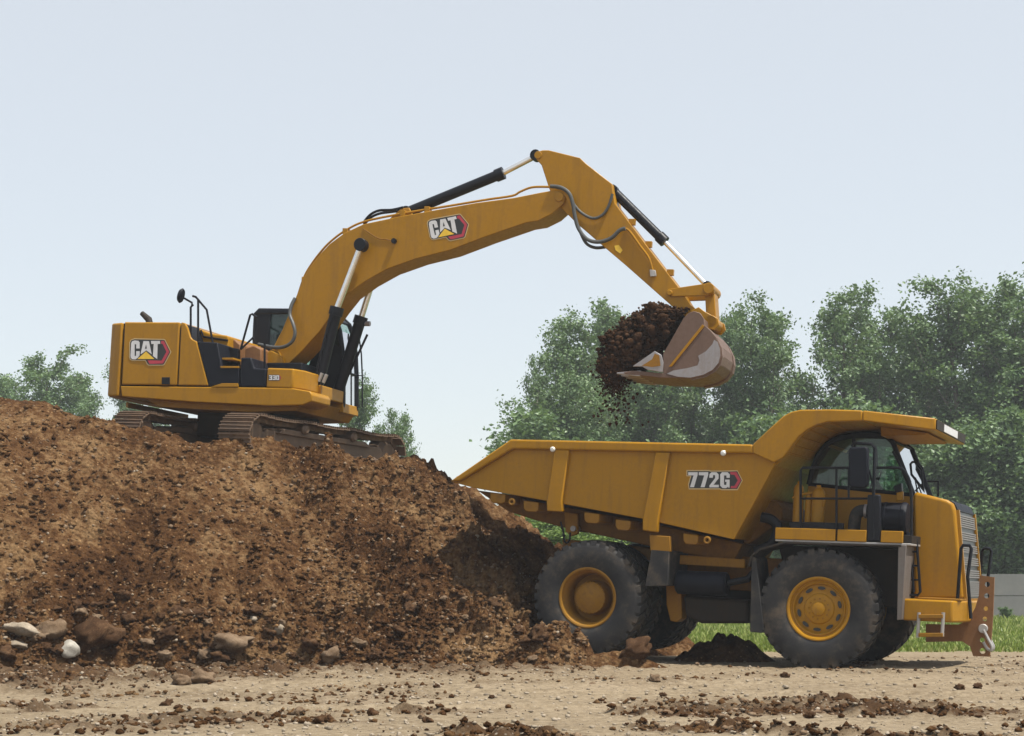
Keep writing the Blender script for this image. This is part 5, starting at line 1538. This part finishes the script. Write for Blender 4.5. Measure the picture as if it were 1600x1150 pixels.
def make_tree(name, seed, H=16.0, W=2.6, limbs=46, per=46, leafsize=0.10, bare=0.10, mat='leaf', spread=0.30):
    r = np.random.default_rng(seed); rr = random.Random(seed)
    wood = MB()
    nseg = 10
    tp = [Vector((0.25 * math.sin(0.7 * k + seed) * k / nseg, 0.25 * math.cos(0.9 * k + seed) * k / nseg, H * 0.97 * k / nseg)) for k in range(nseg + 1)]
    tp[0].z = -0.3
    wood.tube(tp, [0.26 * H / 16 * (1 - 0.93 * k / nseg) + 0.012 for k in range(nseg + 1)], 8)
    cents = []; spr = []
    def trunk_at(f):
        a = f * nseg; i = min(int(a), nseg - 1)
        return tp[i].lerp(tp[i + 1], a - i)
    lobes = [(rr.uniform(0, 6.28), rr.uniform(0.25, 0.9), rr.uniform(0.6, 1.35)) for _ in range(9)]
    for k in range(limbs):
        f = bare + (0.97 - bare) * (k + rr.random()) / limbs
        p0 = trunk_at(f)
        az = rr.uniform(0, 6.28)
        prof = min(1.0, 0.55 + 1.6 * (f - bare)) * (1 - max(0, f - 0.45) / 0.60) ** 0.75
        lob = 1.0
        for la, lf, lm in lobes:
            da = abs((az - la + math.pi) % (2 * math.pi) - math.pi)
            if da < 0.7 and abs(f - lf) < 0.14:
                lob *= lm
        L = W * prof * lob * rr.uniform(0.65, 1.15) + 0.25
        el = math.radians(rr.uniform(28, 62) + 14 * f)
        d = Vector((math.cos(az) * math.cos(el), math.sin(az) * math.cos(el), math.sin(el)))
        L2 = L / max(0.45, math.cos(el))
        p1 = p0 + d * L2 * 0.5 + Vector((0, 0, -0.04 * L2)); p2 = p0 + d * L2 + Vector((0, 0, 0.10 * L2))
        r0 = 0.055 * (1 - 0.7 * f) * H / 16 + 0.008
        wood.tube([p0, p1, p2], [r0, r0 * 0.6, 0.006], 5, cap=False)
        nb = max(3, int(4 + L2 * 2.0))
        for q in range(nb):
            t = 0.22 + 0.82 * (q + rr.random()) / nb
            b0 = p0.lerp(p2, min(t, 1.0))
            e = Vector((rr.gauss(0, 1), rr.gauss(0, 1), rr.gauss(0.45, 0.7))).normalized() * rr.uniform(0.25, 0.85) * (0.5 + 0.35 * L)
            b1 = b0 + e
            wood.tube([b0, b1], [0.014, 0.004], 3, cap=False)
            cents.append(b1); spr.append(spread * rr.uniform(0.6, 1.25))
            if rr.random() < 0.6:
                cents.append(b0.lerp(b1, 0.5)); spr.append(spread * 0.7)
    V, Q = leaf_quads(np.array([tuple(c) for c in cents]), np.array(spr), per, leafsize, r)
    zmax = np.percentile(V[:, 2], 99.9); V[:, 2] *= H / zmax
    wood.v = [(a, b, c * H / zmax) for a, b, c in wood.v]
    crown = soup_mesh(name + '_crown', V, Q, MAT[mat])
    trunk = wood.mesh(name + '_trunk'); trunk.materials.append(MAT['bark'])
    return trunk, crown

TREES = [make_tree('poplar', 21, 16, 2.5, 40, 38, spread=0.26), make_tree('poplar', 22, 16, 2.1, 38, 38, spread=0.25),
         make_tree('poplar', 23, 16, 2.8, 44, 38, spread=0.27), make_tree('poplar', 24, 16, 2.3, 36, 40, spread=0.26)]

def put_tree(var, px, top, Yd, label, group, name='poplar_tree', wf=1.0, rot=None):
    h = CAMH + (HY - top) * Yd / FPX
    x = (px - CX) * Yd / FPX
    root = empty(name, Matrix.Translation((x, Yd, 0)) @ Matrix.Rotation(rot if rot is not None else random.uniform(0, 6.28), 4, 'Z') @ Matrix.Diagonal((wf * h / 16, wf * h / 16, h / 16, 1)))
    tag(root, label, 'tree', group)
    for nm, me in zip(('trunk', 'crown'), var):
        o = bpy.data.objects.new(nm, me); COL.objects.link(o); o.parent = root
    return root

ROW = 'tall trees in the row beyond the wall'
front_row = [  # px, top py, depth, variant, width factor, label
    (-10, 572, 112, 1, 1.0, 'hazy poplar at the end of the row past the counterweight'),
    (72, 540, 110, 0, 1.15, 'slender pointed poplar rising behind the heap crest'),
    (132, 588, 114, 3, 0.8, 'short poplar between the pointed poplar and the excavator'),
    (190, 566, 116, 1, 0.75, 'hazy poplar half hidden behind the excavator counterweight'),
    (238, 628, 112, 2, 0.7, 'low tree seen under the excavator counterweight'),
    (566, 588, 84, 2, 0.75, 'leafy tree standing right behind the excavator cab'),
    (618, 640, 83, 3, 0.72, 'low leaning tree beside the one behind the cab'),
    (640, 700, 82, 1, 0.6, 'smallest tree peeping over the end of the tracks'),
    (882, 490, 90, 2, 1.0, 'broad rounded poplar left of the raised bucket'),
    (838, 556, 89, 3, 0.62, 'shorter poplar at the open end of the tree row'),
    (950, 468, 96, 1, 1.0, 'poplar with a thin double tip behind the bucket soil'),
    (1020, 500, 92, 0, 1.05, 'poplar directly behind the loaded bucket'),
    (1085, 505, 95, 3, 1.0, 'poplar behind the bucket linkage'),
    (1152, 475, 93, 1, 0.95, 'poplar just past the bucket with a ragged crown'),
    (1208, 464, 90, 0, 0.95, 'tall poplar above the bend of the dump body canopy'),
    (1318, 448, 91, 3, 1.0, 'pointed poplar above the truck cab canopy'),
    (1372, 462, 93, 0, 1.0, 'poplar above the front lip of the canopy'),
    (1436, 500, 95, 1, 0.95, 'lower poplar in the gap before the tallest ones'),
    (1492, 430, 90, 2, 1.15, 'very tall wide poplar past the canopy lip'),
    (1548, 446, 94, 3, 1.0, 'tall poplar crowded against the widest one'),
    (1606, 412, 89, 0, 1.2, 'tallest poplar at the far end of the row'),
    (1680, 440, 92, 2, 1.1, 'outermost poplar past the tallest one'),
]
for px, top, Yd, k, wf, lab in front_row:
    put_tree(TREES[k], px, top, Yd, lab, ROW, wf=wf)
rb = random.Random(9)
for i, px in enumerate(list(range(850, 1720, 62))):
    put_tree(TREES[i % 4], px + rb.uniform(-16, 16), rb.uniform(590, 665), 104 + rb.uniform(-3, 6), 'shaded poplar in the second row, filling gaps behind the front row', 'second row of trees', wf=1.25)

SHRUB = [make_tree('shrub', 31, 16, 6.5, 34, 60, 0.30, 0.02, 'leaf', 0.95), make_tree('shrub', 32, 16, 7.5, 34, 60, 0.30, 0.02, 'leaf_light', 0.95)]
def put_shrub(k, px, top, Yd, label, group=None, wf=1.0):
    o = put_tree(SHRUB[k], px, top, Yd, label, group, 'shrub', wf)
    o['category'] = 'shrub'
    return o
put_shrub(1, 800, 792, 62, 'bright green shrub between the heap and the truck body', wf=1.2)
put_shrub(1, 838, 822, 60, 'lower bright green shrub close to the rear tyre', wf=1.3)
put_shrub(0, 1572, 948, 72, 'rounded low bush in front of the concrete wall', wf=1.2)
put_shrub(0, 1612, 955, 73, 'smaller bush beside the rounded one at the wall', wf=1.2)
for i, px in enumerate(range(1180, 1700, 58)):
    put_shrub(0, px + rb.uniform(-16, 16), rb.uniform(640, 840), 86 + rb.uniform(-3, 3), 'dark undergrowth shrub below the poplars behind the wall', 'undergrowth behind the wall', wf=0.9)
for i, px in enumerate(range(840, 1180, 58)):
    put_shrub(0, px + rb.uniform(-16, 16), rb.uniform(640, 840), 87 + rb.uniform(-3, 3), 'dark undergrowth shrub below the poplars behind the truck body', 'undergrowth behind the truck', wf=0.9)

# grass
def make_grass():
    r = np.random.default_rng(77)
    n = 62000
    y = 34.8 + 41.5 * r.random(n) ** 1.5
    x = -1 + (0.36 * y + 1) * r.random(n)
    dens = fbm(x * 0.5, y * 0.5, 4, 5) + 0.5
    edge = sstep(34.6, 37.0, y + 3.5 * fbm(x * 0.8, y * 0.8, 3, 8))
    path = 1 - 0.8 * np.exp(-((y - 57) / 2.5) ** 2)
    keep = r.random(n) < (0.25 + 1.1 * dens) * edge * path
    x, y, dens = x[keep], y[keep], dens[keep]
    n = len(x)
    h = (0.045 + 0.11 * r.random(n) ** 1.5) * (0.6 + 0.9 * dens) * (1 + 0.6 * sstep(44, 60, y))
    a = r.uniform(0, 6.28, n); w = (0.012 + 0.012 * r.random(n)) * (1 + y / 60)
    lx = r.normal(0, 0.28, n) * h; ly = r.normal(0, 0.28, n) * h
    z0 = np.full(n, -0.02)
    dx = np.cos(a) * w; dy = np.sin(a) * w
    V = np.stack([np.stack([x - dx, y - dy, z0], 1), np.stack([x + dx, y + dy, z0], 1),
                  np.stack([x + dx * .6 + lx * .4, y + dy * .6 + ly * .4, h * .6], 1), np.stack([x + lx, y + ly, h], 1)], 1).reshape(-1, 3)
    me = soup_mesh('grass', V, np.arange(n * 4).reshape(-1, 4), MAT['grass'])
    o = bpy.data.objects.new('grass', me); COL.objects.link(o)
    tag(o, 'rough green grass between the yard and the wall', 'grass', kind='stuff')
make_grass()

# haze: one box of thin air round everything
hz = MB().box(-160, 160, -30, 128, -1.4, 24.0).build('haze', 'black')
hm = bpy.data.materials.new('thin_haze'); hm.use_nodes = True
nt = hm.node_tree
for n in list(nt.nodes):
    nt.nodes.remove(n)
ho = nd(nt, 'ShaderNodeOutputMaterial'); hv = nd(nt, 'ShaderNodeVolumePrincipled')
hv.inputs['Color'].default_value = (0.90, 0.95, 1.0, 1)
hv.inputs['Density'].default_value = 0.0007
hv.inputs['Anisotropy'].default_value = 0.2
nt.links.new(hv.outputs[0], ho.inputs['Volume'])
hz.data.materials.clear(); hz.data.materials.append(hm)
tag(hz, 'thin pale summer haze over the whole yard', 'haze', kind='stuff')
